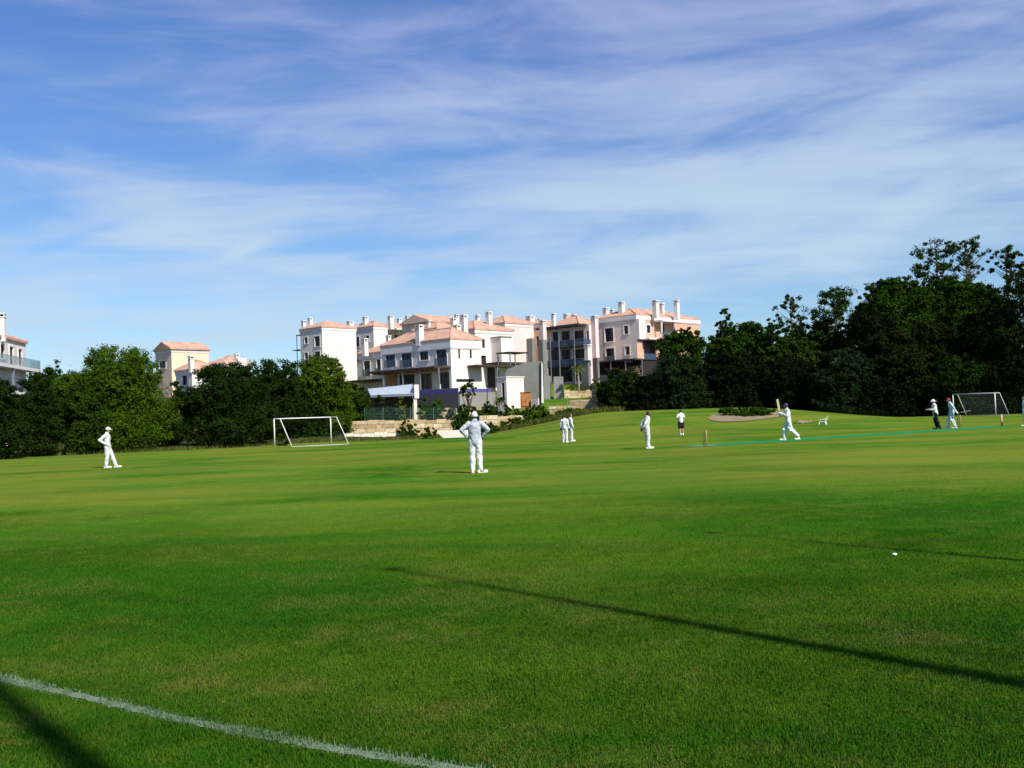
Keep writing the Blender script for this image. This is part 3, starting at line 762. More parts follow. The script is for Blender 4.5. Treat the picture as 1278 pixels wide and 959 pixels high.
# --- white house behind, right, with a projecting tower
h = House('house', 'bright white house with a projecting square white tower block beside the grey wall', 592.5, 412, 131, 7.0, 7.4, 4.5, group=G)
h.walls('plaster_white', [], [(600.7, 423.5, 605.4, 434.7, 'v'), (630, 424, 633.2, 441.5, 'v'), (597, 444, 607, 455, 'v')], depth=.3)
h.cornice(.3, 'trim', .1); h.hip(1.65)
h.chimney(605.6, 614.0, 389.2, 5.0); h.chimney(593, 599, 393.3, 9.0)
h.chimney(567, 572.6, 392.5, 12.0)
b0 = h.B(615, 440)[0]; zt_, zb_ = h.B(618, 420.5, -1.9)[1], h.B(618, 455, -1.9)[1]
mb = MB(); h.box(mb, -1.9, -.002, b0 - .3, b0 + 1.7, zb_, zt_); tw = mb.build('tower', M['plaster_white'], h.e)
mb = MB(); h.box(mb, -2.0, -.003, b0 - .4, b0 + 1.8, zt_ + .003, zt_ + .12); mb.build('cap', M['grey_render'], tw)
zc3 = h.B(620, 456)[1]
mb = MB(); h.box(mb, -3.2, -.004, b0 - 2.0, b0 + 4.0, zc3 - .02, zc3 + .22); mb.build('canopy', M['darkwood'], h.e)
mb = MB(); h.box(mb, -.012, -.003, b0 - 1.2, b0 + .3, h.zb, zc3 - .04); mb.build('door', M['darkwood'], h.e)
mb = MB(); h.box(mb, -3.1, -2.98, b0 + 3.7, b0 + 3.82, h.zb, zc3 - .025); mb.build('post', M['steel'], h.e)
mb = MB(); h.box(mb, -3.1, -2.98, b0 - .2, b0 - .08, h.zb, zc3 - .025); mb.build('post', M['steel'], h.e)
# pergola on its terrace
p = at(640, 441.5, 127)
mb = MB()
for i in range(9): mb.box3(p + E2 * (-1.6 + i * .42) - E1 * 1.0, E2 * .1, E1 * 2.4, (0, 0, .16))
pe = empty('pergola', (p.x, p.y, gz(p.x, p.y)), 'dark timber pergola above the tall grey wall', 'pergola')
mb.build('slat', M['darkwood'], pe)
for a_, b_ in ((-1.5, -.9), (1.7, -.9), (-1.5, 1.2), (1.7, 1.2)):
    q = p + E2 * a_ + E1 * b_; mb = MB(); mb.box3((q.x, q.y, gz(q.x, q.y) - .2), E2 * .12, E1 * .12, (0, 0, q.z - gz(q.x, q.y) + .2)); mb.build('post', M['steel'], pe)

# --- pink house, peach gable and left group
h = House('house', 'pink house with a hipped roof and windowless sunny wall behind the tower', 630, 404, 156, 6, 7.2, 6, group=G)
h.walls('plaster_pink', [], []); h.cornice(.3); h.hip(1.6); h.chimney(656, 667, 394.5, 6)
b_ = h.B(657, 430)[0]
mb = MB(); h.box(mb, -1.2, -.003, b_, b_ + .8, h.zb, h.B(656, 423)[1]); mb.build('pier', M['grey_render'], h.e)
h = House('house', 'salmon house wing between the pink house and the glazed balconies', 674, 405.5, 160, 5, 5, 6, group=G)
h.walls('plaster_salmon', [(669.5, 420, 672.5, 432, 'n')], []); h.cornice(.25); h.hip(1.2)
h = House('house', 'peach gabled house at the very back of the hill crest', 535.5, 402, 166, 7.0, 8.5, 7, group=G)
h.walls('plaster_peach', [], []); h.hip(1.5, .3, 'B')
mb = MB(); z_ = h.zt + .06
mb.add([h.W(0, -.02, z_), h.W(h.L1, -.02, z_), h.W(h.L1 / 2, -.02, z_ + 1.45), h.W(0, -.32, z_), h.W(h.L1, -.32, z_), h.W(h.L1 / 2, -.32, z_ + 1.4)], [(0, 1, 2), (3, 5, 4), (0, 3, 4, 1), (1, 4, 5, 2), (2, 5, 3, 0)])
mb.build('gable', M['plaster_peach'], h.e)
h = House('house', 'cream cottage with a low orange roof in front of the peach gable', 545, 411, 150, 5.5, 6, 6, group=G)
h.walls('plaster_white', [], []); h.hip(1.4); h.chimney(533, 537, 400, 2)
h = House('house', 'leftmost white house of the hilltop terrace with a steel balcony frame', 401.6, 409, 176, 6.6, 7.6, 8, group=G)
h.walls('plaster_white', [(380.2, 421.5, 384, 429, 'w'), (392.8, 420, 399.2, 432.6, 'w'), (380.5, 440.7, 384.2, 448.5, 'w'), (393, 439, 399.6, 449, 'w')], matB='plaster_white')
h.cornice(.35); h.hip(1.5); h.chimney(376, 382, 400.2, 5.5); h.chimney(384, 390, 396.8, 5.0); h.chimney(432.4, 441.4, 401, 8)
mb = MB(); a_ = h.L1
for q in (0.6, 2.6, 4.4):
    for z0, z1 in ((h.zb, h.A(372, 418.5)[1]),): h.box(mb, a_ + 2.0 + (q > 4) * 1.2, a_ + 2.1 + (q > 4) * 1.2, q, q + .1, h.zb, z1 if q < 4 else h.A(360, 437)[1])
for v_, ext in ((418.5, 2.1), (437, 3.3)):
    z_ = h.A(372, v_)[1]
    h.box(mb, a_ + .01, a_ + ext, .6, .72, z_, z_ + .16); h.box(mb, a_ + .01, a_ + ext, 2.6, 2.72, z_, z_ + .16); h.box(mb, a_ + ext - .12, a_ + ext + .004, .5, 4.5, z_ + .01, z_ + .15)
mb.build('balcony_frame', M['steel_dark'], h.e)
h = House('house', 'white house with olive shuttered windows right of the steel balcony frame house', 466, 408, 186, 6.4, 3.4, 8, group=G)
h.walls('plaster_white', [(441, 421, 448.6, 433.4, 'w'), (441.8, 439, 449, 453, 'w'), (457, 419, 461, 427, 'w')]); h.cornice(.35); h.hip(1.2)
h.chimney(452.3, 459.5, 395.3, 3.5)
h = House('house', 'far house with a flat roofed veranda and a wide white chimney on the hill crest', 489, 410.5, 192, 7, 6, 8, group=G)
h.walls('plaster_peach', [(484, 417, 487, 428, 'n')], [(492.5, 418, 496, 426, 'n'), (497, 418, 500.5, 426, 'n')]); h.hip(1.5)
h.chimney(483.6, 491.2, 394.3, -2); h.chimney(495, 501.5, 397.6, 6); h.chimney(505.6, 511.6, 394.2, 7); h.chimney(481.5, 488, 418.5, -20, vb=432)
mb = MB(); h.box(mb, -2.2, .2, -.6, 6.5, h.zt - .35, h.zt - .08); mb.build('veranda_roof', M['trim'], h.e)
mb = MB(); h.box(mb, -2.1, -2.0, .1, .2, h.zb, h.zt - .36); h.box(mb, -2.1, -2.0, 5, 5.1, h.zb, h.zt - .36); mb.build('veranda_post', M['steel'], h.e)

# --- modern block with glazed balconies
h = House('apartment_building', 'peach apartment block with dark glazed balconies on steel posts', 735, 405.5, 141, 8.0, .5, 5, cat='apartment building')
h.walls('plaster_pink', [(690, 414.5, 697.5, 426, 'n'), (701, 413.5, 711, 426, 'n'), (715, 413, 728.5, 426, 'n'), (732.2, 413.5, 734.6, 428, 'n'),
                         (686, 437, 697.5, 451, 'n'), (701, 436.5, 712, 450, 'n'), (715.5, 436, 729.5, 450, 'n'), (683.5, 459, 698, 477, 'n'), (700, 459, 714.5, 477, 'n'), (716.5, 458.5, 731.5, 476, 'n')])
h.chimney(687.8, 693.5, 391.2, 6); h.chimney(703, 710.5, 392, 9); h.chimney(713, 719, 392.5, 10)
for (v0, v1, nm) in ((425.5, 432.5, 'upper'), (449.5, 456.5, 'lower')):
    a1 = h.A(682, v1, -1.7)[0]; a0 = h.A(728.5, v1, -1.7)[0]; zt_, zb_ = h.A(705, v0, -1.7)[1], h.A(705, v1, -1.7)[1]
    mb = MB(); h.box(mb, a0, a1, -1.7, -.004, zb_ - .2, zb_); bl = mb.build('balcony', M['steel_dark'], h.e)
    mb = MB(); h.box(mb, a0 + .03, a1 - .03, -1.66, -1.63, zb_ + .003, zt_); h.box(mb, a0 + .01, a0 + .04, -1.6, -.03, zb_ + .003, zt_); mb.build('balustrade', M['glassb'], bl)
    mb = MB(); h.box(mb, a0, a1, -1.68, -1.61, zt_ + .002, zt_ + .06); mb.build('handrail', M['steel'], bl)
z_ = h.A(705, 407.5, -1.9)[1]
mb = MB(); h.box(mb, .4, h.L1 + .5, -1.9, -.004, z_ - .05, z_ + .2); mb.build('canopy', M['steel_dark'], h.e)
for u_ in (687, 698, 717):
    a_ = h.A(u_, 440, -1.78)[0]; h.bx('post', 'steel', a_ - .06, a_ + .06, -1.85, -1.73, h.g - .6, z_ - .06)
h.chimney(673, 681.2, 399.8, 1.0, 'plaster_pink', 452); h.chimney(737, 746.3, 394.2, .5, 'plaster_pink', 447); h.chimney(729, 737, 430, -4, 'plaster_white', 450)
mb = MB(); zt_ = h.A(675, 423.5, -.3)[1]
o = at(677, 424, 139); mb.box3((o.x, o.y, h.g - .6), E1 * .9, E2 * .9, (0, 0, o.z - h.g + .6)); mb.build('pier', M['grey_render'], h.e)
o = at(736.5, 449.5, 137); mb = MB(); mb.box3((o.x - .3, o.y, h.g - 1), E1 * 1.3, E2 * .35, (0, 0, o.z - h.g + 1)); mb.build('pier', M['grey_render'], h.e)
o = at(741.5, 411.5, 143); mb = MB(); mb.box3((o.x + .3, o.y, h.g - 1), E1 * 1.9, E2 * .4, (0, 0, at(741.5, 447, 143).z - h.g + 1)); mb.build('link_wall', M['grey_render'], h.e)

h = House('house', 'orange roofed house rising just behind the glazed balconies', 722, 405.5, 145, 5.2, 4.4, 6, group=G)
h.walls('plaster_pink', [], []); h.hip(1.6)

# --- tall right building
h = House('apartment_building', 'tall three storey beige and peach building at the right end of the terrace', 793.6, 394.0, 145, 7.5, 17, 4.2, cat='apartment building')
zf = h.A(770, 450)[1]
h.zb_full = h.zb; h.zb = zf
h.walls('plaster_beige', [(755, 409.8, 765.4, 426.6, 'w'), (778.9, 407, 784, 417, 'w'), (756.4, 435, 766.8, 452.3, 'f'), (780.3, 432.7, 785.8, 443, 'w')],
        [(807, 406, 811.6, 416, 'w'), (823.7, 406, 829.6, 417.5, 'n'), (803.5, 425.5, 819, 449, 'r')], matB='plaster_salmon')
q_ = h.rB[2][0]; mb = MB(); h.fbox(mb, 'B', q_[0] - 1.5, q_[2] + 1.5, q_[1] - .3, q_[3] + .3, -2.2, -2.0); lw = mb.build('loggia_wall', M['plaster_pink'], h.e)
mb = MB(); h.fbox(mb, 'B', q_[0] + .7, q_[0] + 1.7, q_[1], q_[1] + 2.1, -1.99, -1.95); mb.build('loggia_door', M['glass'], h.e)
mb = MB(); h.fbox(mb, 'B', q_[0] + .02, q_[2] - .02, q_[1], q_[1] + .9, -.16, -.13); mb.build('balustrade', M['glassb'], h.e)
h.zb = h.zb_full
h.cornice(.5, 'trim', .14); h.hip(1.55, .02)
b_ = h.B(802.5, 420)[0]; z_ = h.B(800, 424)[1]
mb = MB(); h.box(mb, -.5, -.003, .003, b_, z_, h.zt - .55); mb.build('bay', M['plaster_white'], h.e)
b0, b1 = h.B(815.5, 400)[0], h.B(842, 400)[0]
z0_ = h.B(830, 424)[1]
mb = MB(); h.box(mb, -1.5, -.004, b0, b1 - .2, h.zt - .75, h.zt - .52); mb.build('balcony_roof', M['trim'], h.e)
mb = MB(); h.box(mb, -1.45, -.004, b0 - 3.2, b1 - .2, z0_ - .25, z0_); bl = mb.build('balcony', M['trim'], h.e)
mb = MB(); h.box(mb, -1.42, -1.38, b0 + .1, b1 - .4, z0_ + .004, z0_ + .95); mb.build('balustrade', M['glassb'], bl)
for b_, m_ in ((b0 + .05, 'trim'), (b0 + 3.2, 'steel')):
    mb = MB(); h.box(mb, -1.4, -1.2, b_, b_ + .2, z0_ + .003, h.zt - .76); mb.build('post', M[m_], h.e)
for q in ((752, 760, 384.2, 6), (761.3, 766.5, 386.2, 8), (771.2, 779.6, 376.8, 4), (813.6, 822.2, 374.9, 2.2), (823, 829, 378.6, 8), (840.6, 847.8, 374.8, 6)): h.chimney(*q)
# ground floor: stone back wall set behind a pergola
a1 = h.L1; zt_ = zf - .003
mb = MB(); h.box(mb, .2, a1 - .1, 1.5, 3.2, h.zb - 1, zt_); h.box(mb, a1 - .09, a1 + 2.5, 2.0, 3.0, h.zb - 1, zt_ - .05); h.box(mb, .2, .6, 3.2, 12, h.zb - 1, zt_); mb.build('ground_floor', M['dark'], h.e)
mb = MB()
for i in range(17):
    for j in range(9):
        if random.random() < .22: continue
        mb.ct = random.random(); h.box(mb, .3 + i * .42, .3 + i * .42 + .34, 1.40, 1.498, h.zb + 1.2 + j * .34, h.zb + 1.2 + j * .34 + .28 * random.uniform(.7, 1))
mb.build('stone_facing', M['stone'], h.e)
mb = MB(); h.box(mb, -.9, a1 + .6, -1.9, -.02, zf - .22, zf - .01); mb.build('terrace_canopy', M['steel_dark'], h.e)
for u_ in (743, 762.5, 781, 801.5):
    a_ = h.A(u_, 465, -1.8)[0]; h.bx('post', 'steel', a_ - .06, a_ + .06, -1.86, -1.74, h.g - .8, zf - .225)
mb = MB(); h.box(mb, 2.2, a1 - .5, -1.8, -1.77, h.A(760, 476, -1.8)[1], h.A(760, 467.5, -1.8)[1]); mb.build('terrace_balustrade', M['glassb'], h.e)

# --- far left house seen through the trees
e2L = Vector((-.17, .985, 0)).normalized(); e1L = Vector((-.985, -.17, 0)).normalized()
P0 = at(32, 430, 96)
h = House('house', 'white house with green framed windows at the left edge of the picture', 32, 430, 96, 7, 22, 0, e1=e1L, e2=-e2L, group=G)
h.nB = Vector((e2L.y, -e2L.x, 0)); h.nA = e2L.copy()
mb = MB(); rects = [h.rect(h.B, *q) for q in ((22.9, 436, 27.4, 455.5), (11.8, 433, 16.6, 455.5), (0.5, 430, 5.2, 447.5), (-16, 426, -10, 453))]
mb.wallface(h.C, -e2L, h.L2, h.zb, h.zt, rects, .2, h.nB); mb.wallface(h.C, h.e1, h.L1, h.zb, h.zt, [], 0, h.nA)
mb.wallface(h.C + h.e1 * h.L1, -e2L, h.L2, h.zb, h.zt, [], 0, -h.nB); mb.wallface(h.C - e2L * h.L2, h.e1, h.L1, h.zb, h.zt, [], 0, -h.nA)
mb.build('wall', M['plaster_white'], h.e)
M['green_frame'] = m_plain('green_frame', (.10, .20, .17), .5)
for q in rects: h.window('B', q, .2, 'w')
h.hip(1.5)
h.chimney(-1.5, 7.2, 390.8, -7)
zl = h.B(20, 459)[1]
mb = MB(); h.box(mb, -1.0, -.003, -1.2, 18, zl - .28, zl); bl = mb.build('balcony', M['trim'], h.e)
mb = MB(); h.box(mb, -.98, -.95, -1.15, 18, zl + .003, zl + .85); h.box(mb, -.94, -.05, -1.16, -1.13, zl + .003, zl + .85); mb.build('balustrade', M['glassp'], bl)
for b_ in (1.5, 6.5, 12):
    mb = MB(); h.box(mb, -.95, -.75, b_, b_ + .2, h.zb, zl - .283); mb.build('post', M['steel'], h.e)

# --- three houses beyond the left trees
h = House('house', 'tall peach gabled house rising behind the left trees', 213.8, 436.5, 150, 5.0, 6.2, 3, group=G)
h.walls('plaster_peach', [(199, 451, 207, 460, 'w')], [], matB='plaster_cream'); h.cornice(.3); h.hip(1.3, .3, 'B')
mb = MB(); z_ = h.zt + .06
mb.add([h.W(0, -.02, z_), h.W(h.L1, -.02, z_), h.W(h.L1 / 2, -.02, z_ + 1.25), h.W(0, -.3, z_), h.W(h.L1, -.3, z_), h.W(h.L1 / 2, -.3, z_ + 1.2)], [(0, 1, 2), (3, 5, 4), (0, 3, 4, 1), (1, 4, 5, 2), (2, 5, 3, 0)])
mb.build('gable', M['plaster_peach'], h.e)
h = House('house', 'small white house with two dark windows and a chimney below the peach gable', 239.6, 463, 122, 4.0, 3.6, 1, group=G)
h.walls('plaster_white', [(215.3, 471, 221, 484, 'w'), (227.7, 469, 233.6, 481, 'w')], [(246, 469, 249.5, 476, 'w')]); h.cornice(.3); h.hip(1.4); h.chimney(234.6, 242.4, 444.2, -1.0)
h = House('house', 'white house with a hipped orange roof and square block right of the peach gable', 280, 455, 136, 4.4, 4.2, 1, group=G)
h.walls('plaster_white', [], []); h.cornice(.25); h.hip(1.3)
o = at(297, 447, 137); mb = MB(); mb.box3((o.x, o.y, h.zb), E1 * 1.2, E2 * 1.3, (0, 0, o.z - h.zb)); mb.build('stair_block', M['plaster_white'], h.e)
h.chimney(291.8, 298.6, 441.8, 3)

# ------------------------------------------------------------------ outbuildings and walls on the terraces
o = at(517.5, 482.5, 111); zr = at(490, 480, 113).z
e = empty('carport', (o.x, o.y, gz(o.x, o.y)), 'pale flat roofed carport with a dark opening left of the pool terrace', 'carport')
Pa, Pb, Pc, Pd = at(462.5, 493.3, 112), at(517, 491.2, 108), at(514.5, 479.8, 113), at(459, 485.6, 117)
mb = MB(); dn = Vector((0, 0, -.28)); mb.add([Pa, Pb, Pc, Pd, Pa + dn, Pb + dn, Pc + dn, Pd + dn], [(0, 1, 2, 3), (7, 6, 5, 4), (0, 4, 5, 1), (1, 5, 6, 2), (2, 6, 7, 3), (3, 7, 4, 0)]); mb.build('roof', M['roof_metal'], e)
mb = MB(); q = (Pc - Pb); q.z = 0; q.normalize(); sd_ = Vector((q.y, -q.x, 0))
mb.box3(Pb + Vector((.02, 0, -.55)), sd_ * .5, q * 5, (0, 0, 1.5)); mb.build('parapet', M['plaster_white'], e)
mb = MB(); g_ = gz(Pb.x, Pb.y) - .4; mb.box3((Pb.x - .1, Pb.y + .1, g_), sd_ * .35, q * .35, (0, 0, Pb.z - .57 - g_)); mb.build('post', M['plaster_white'], e)
mb = MB(); v_ = Pc - Pd; mb.box3((Pd.x, Pd.y - .6, g_), (v_.x, v_.y, 0), q * .3, (0, 0, Pd.z - g_ - .5)); mb.build('back_wall', M['darkwood'], e)  # wall coloured dark to paint in the shade beneath the roof

h = House('utility_block', 'small blank white block building beside the palm below the grey wall', 631.8, 471.3, 112, 1.5, 2.9, None, cat='outbuilding')
h.walls('plaster_white', [(626.2, 478, 629.6, 500, 'v')], []); h.bx('roof', 'trim', -.08, h.L1 + .08, -.08, h.L2 + .08, h.zt + .003, h.zt + .12)

def prism_wall(name, label, mat, pts, D, thick, cat='wall', dd=None):
    """a wall with a shaped outline, standing at distance D, given real thickness"""
    P = [at(u, v, D if dd is None else D + dd * i) for i, (u, v) in enumerate(pts)]
    k = len(P); t = Vector((0, thick, 0)); mb = MB()
    mb.add([*P, *[p + t for p in P]], [tuple(range(k)), tuple(range(2 * k - 1, k - 1, -1)), *[(i, i + k, (i + 1) % k + k, (i + 1) % k) for i in range(k)]])
    o = Vector((P[0].x, P[0].y, gz(P[0].x, P[0].y)))
    return tag(mb.build(name, M[mat], origin=o), label, cat)
prism_wall('grey_wall', 'tall grey rendered wall with a sloping top right of the white block', 'grey_render', [(676.3, 506), (675.6, 450.8), (655, 452.8), (633, 461), (631, 466), (631, 506)], 117, .35)
prism_wall('wall_pillar', 'thin white upright end of the tall grey wall', 'trim', [(678.5, 503), (677.3, 455), (675.8, 451), (675.9, 503)], 116.6, .3, 'pillar')
prism_wall('garden_wall', 'pale grey garden wall with a dark gap below the glazed balconies', 'pale_grey', [(703, 498), (703, 470.2), (691, 470.2), (691, 498)], 121, .3)
prism_wall('garden_wall', 'short pale grey garden wall next to the white pillar', 'pale_grey', [(687.6, 498), (687.6, 469.6), (678.8, 468.6), (678.8, 498)], 121.5, .3)
prism_wall('white_ramp_wall', 'low bright white ramp wall at the field edge behind the capped fielder', 'plaster_white', [(556, 549.5), (543, 537.5), (584, 536.8), (585, 549.5)], 82.5, .25)
o = at(655.8, 505.5, 109); g_ = gz(o.x, o.y)
e = empty('timber_cabinet', (o.x, o.y, g_), 'orange brown timber cabinet standing beside the white block', 'cabinet')
mb = MB(); o1 = at(649.6, 504, 109.5); mb.box3((o1.x, o1.y, g_ - .3), (1.1, -.15, 0), (.1, .7, 0), (0, 0, at(655, 490.3, 109).z - g_ + .3)); mb.build('body', M['wood'], e)
mb = MB(); mb.box3((o1.x - .05, o1.y - .05, at(655, 490.3, 109).z + .003), (1.2, -.16, 0), (.1, .8, 0), (0, 0, .06)); mb.build('lid', M['darkwood'], e)
mb = MB(); mb.box3((o1.x + .15, o1.y - .09, g_ + .2), (.38, -.05, 0), (0, .02, 0), (0, 0, .9)); mb.box3((o1.x + .57, o1.y - .15, g_ + .2), (.38, -.05, 0), (0, .02, 0), (0, 0, .9)); mb.build('door', M['wood'], e)
o1 = at(662.8, 505, 109); e = empty('meter_box', (o1.x, o1.y, gz(o1.x, o1.y)), 'grey utility box with a white edge right of the timber cabinet', 'utility box')
mb = MB(); mb.box3((o1.x, o1.y, e.location.z - .3), (.75, -.05, 0), (.05, .4, 0), (0, 0, 1.25)); mb.build('body', M['pale_grey'], e)
mb = MB(); mb.box3((o1.x + .77, o1.y - .06, e.location.z - .3), (.12, 0, 0), (0, .5, 0), (0, 0, 1.3)); mb.build('edge', M['trim'], e)

def stone_wall(label, a, b, ztop, course=.32, thick=.45, depth=3.4, mat='stone', name='stone_wall', rag=.12):
    a, b = Vector(a), Vector(b); d = b - a; d.z = 0; L = d.length; d.normalize(); n_ = Vector((d.y, -d.x, 0))
    if n_.y > 0: n_ = -n_
    mb = MB(); rows = int(depth / course)
    za, zb_ = (ztop if hasattr(ztop, '__len__') else (ztop, ztop))
    for j in range(rows):
        x = -random.uniform(0, .3)
        while x < L:
            w_ = random.uniform(.45, 1.1) * course / .32 * .9; x0, x1 = max(0, x), min(L, x + w_)
            if x1 - x0 > .08:
                z1 = za + (zb_ - za) * ((x0 + x1) / 2 / L) - j * course + (random.uniform(-rag, rag * .3) if j == 0 else 0)
                mb.ct = random.uniform(.02, 1); k = random.uniform(0, .07)
                o = a + d * (x0 + .012) + n_ * k; o.z = za + (zb_ - za) * ((x0 + x1) / 2 / L) - (j + 1) * course
                mb.box3(o, d * (x1 - x0 - .024), -n_ * thick, (0, 0, z1 - o.z - .02))
            x += w_
    mb.ct = .05
    mb.box3(a - n_ * .08 + Vector((0, 0, min(za, zb_) - depth - a.z)), d * L, -n_ * (thick - .1), (0, 0, depth - .15 - course * .5))
    p = (a + b) / 2
    return tag(mb.build(name, M[mat], origin=Vector((p.x, p.y, gz(p.x, p.y)))), label, 'wall')
def A2(u, v, D): return at(u, v, D)
w1a, w1b = A2(437, 524.5, 96), A2(569, 523.0, 99)
stone_wall('long golden block wall at the field edge behind the left goal', w1a, w1b, (w1a.z, w1b.z), .42, .5, 3.2)
k1, k2 = A2(430, 541, 93), A2(506, 538.5, 95)
stone_wall('low strip of pale stones at the foot of the long golden wall', k1, k2, (k1.z, k2.z), .5, .5, 1.0, 'palestone', 'kerb_stones')
k1, k2 = A2(402, 543, 88.5), A2(427, 541.3, 90)
stone_wall('short pale stone kerb under the right post of the left goal', k1, k2, (k1.z, k2.z), .5, .5, .9, 'palestone', 'kerb_stones')
q1, q2 = A2(545, 508.5, 105), A2(622, 507.5, 106)
stone_wall('upper golden stone course right below the pale grey pool terrace wall', q1, q2, (q1.z, q2.z), .4, .5, 3.4)
q1, q2 = A2(598, 519.0, 99), A2(657, 518.0, 101)
stone_wall('golden stone wall on the terrace right of the capped fielder', q1, q2, (q1.z, q2.z), .4, .5, 3.2)
q1, q2 = A2(685, 507.0, 106), A2(712, 504.8, 106)
stone_wall('stepped rubble wall, its lower left end above the pair of fielders', q1, q2, (q1.z, q2.z), .34, .5, 3.4)
q1, q2 = A2(711, 498.5, 107), A2(746.5, 496.8, 106)
stone_wall('stepped rubble wall, its higher right end beside the dark bushes', q1, q2, (q1.z, q2.z), .34, .5, 3.6)
q1, q2 = A2(704, 487.0, 115), A2(738, 486.6, 116)
stone_wall('uppermost golden stone wall under the fan leaved small palm', q1, q2, (q1.z, q2.z), .36, .5, 3.4)

# thin post and wire fence along the terrace
e = None
posts = [(455, 509, 527, 97.5), (478, 508, 526, 97.8), (512, 508, 525.5, 98.2), (541, 508, 525, 98.6), (568, 508, 525, 99)]
p0 = at(512, 526, 98); e = empty('wire_fence', (p0.x, p0.y, gz(p0.x, p0.y)), 'thin green wire fence on top of the long golden block wall', 'fence')
M['fence_green'] = m_plain('fence_green', (.07, .14, .12), .6)
tops = []
for u, v0, v1, D in posts:
    a, b = at(u, v0, D), at(u, v1 + 4, D); mb = MB(); mb.tube([b, a], .035, 6); mb.build('post', M['fence_green'], e); tops.append((a, b))
mb = MB()
for i in range(len(tops) - 1):
    for k in range(1, 9):
        t = k / 9; mb.tube([tops[i][0].lerp(tops[i][1], t * .8), tops[i + 1][0].lerp(tops[i + 1][1], t * .8)], .008, 4, False)
    for k in range(12):
        t = k / 12; mb.tube([tops[i][0].lerp(tops[i + 1][0], t), tops[i][1].lerp(tops[i + 1][1], t)], .006, 4, False)
mb.build('wire_mesh', M['fence_green'], e)
for i, (u, v0, v1, D, lb) in enumerate([(684, 504, 521, 103, 'pale fence stake left of the stepped rubble wall'), (707.5, 497, 512, 105.5, 'pale fence stake at the step of the rubble wall'),
                                     (751, 477, 496, 112, 'thin pale stake next to the yellow green shrubs')]):
    a, b = at(u, v0, D), at(u, v1 + 3, D); mb = MB(); mb.tube([b, a], [.045, .04], 6); mb.tube([a, a + Vector((0, 0, .05))], [.055, .03], 6)
    tag(mb.build('fence_stake', M['pale_grey'], origin=b), lb, 'stake', 'stakes on the bank')
a, b = at(608, 484, 104), at(608, 519, 104); e = empty('lamp_post', b, 'thin dark lamp post in front of the pale grey terrace wall', 'lamp post')
mb = MB(); mb.tube([b - Vector((0, 0, .3)), a], [.06, .045], 8); mb.build('pole', M['steel_dark'], e); mb = MB(); mb.tube([a, a + Vector((0, 0, .12)), a + Vector((0, 0, .3))], [.05, .11, .09], 10); mb.build('lamp_head', M['steel_dark'], e)
a, b = at(739.5, 482, 117), at(739.5, 495, 117); e = empty('lamp_post', b, 'short dark garden bollard lamp beside the uppermost stone wall', 'lamp post')
mb = MB(); mb.tube([b - Vector((0, 0, .3)), a], [.08, .08], 8); mb.build('pole', M['steel_dark'], e); mb = MB(); mb.tube([a, a + Vector((0, 0, .2))], [.10, .10], 10); mb.build('lamp_head', M['steel_dark'], e)
# ------------------------------------------------------------------ trees and shrubs
def leaves(name, blobs, n_, size, mat, parent, seed=0, clump=.20, up=.35, outw=.5, shell=.55, asp=.55, lump=1.0):
    """leaf sized faces gathered in clumps through the volume of ellipsoid blobs (centre, radii, weight)"""
    g = np.random.default_rng(seed)
    B = np.array([[*b[0], *b[1]] for b in blobs], float); vol = np.array([(b[1][0] * b[1][1] + b[1][0] * b[1][2] + b[1][1] * b[1][2]) * (b[2] if len(b) > 2 else 1) for b in blobs]); vol /= vol.sum()
    nc = max(8, int(n_ / 55)); ci = g.choice(len(B), nc, p=vol)
    d = g.normal(size=(nc, 3)); d /= np.linalg.norm(d, axis=1)[:, None]
    r = shell + (1 - shell) * g.uniform(0, 1, nc) ** .6
    r *= 1 + lump * .16 * g.normal(size=nc) * (g.uniform(0, 1, nc) < .5)
    cc = B[ci, :3] + d * B[ci, 3:] * r[:, None]
    cr = clump * np.mean(B[ci, 3:], axis=1) * g.uniform(.6, 1.5, nc)
    ct = g.uniform(0, 1, nc)
    li = g.integers(0, nc, n_)
    o = g.normal(size=(n_, 3)); o *= (g.uniform(.2, 1.0, n_) / (np.linalg.norm(o, axis=1) + 1e-6))[:, None] * 1.25
    o[:, 2] *= .8
    p = cc[li] + o * cr[li][:, None]
    nrm = g.normal(size=(n_, 3)) + d[li] * outw * 1.5 + o * .8 + np.array([0, 0, up * 1.5]); nrm /= np.linalg.norm(nrm, axis=1)[:, None]
    t1 = np.cross(nrm, g.normal(size=(n_, 3))); t1 /= np.linalg.norm(t1, axis=1)[:, None]; t2 = np.cross(nrm, t1)
    s_ = size * g.uniform(.55, 1.35, n_)[:, None] * .5
    V = np.stack([p - t1 * s_, p - t2 * s_ * asp, p + t1 * s_, p + t2 * s_ * asp], 1).reshape(-1, 3)
    gzv = hgt(V[:, 0], V[:, 1]) + .03; V[:, 2] = np.maximum(V[:, 2], gzv)
    tone = np.repeat(np.clip(.25 + .35 * ct[li] + .4 * g.uniform(0, 1, n_) - .12, 0, 1), 4)
    return npmesh(name, V, np.arange(n_ * 4).reshape(n_, 4), mat, parent, tone)

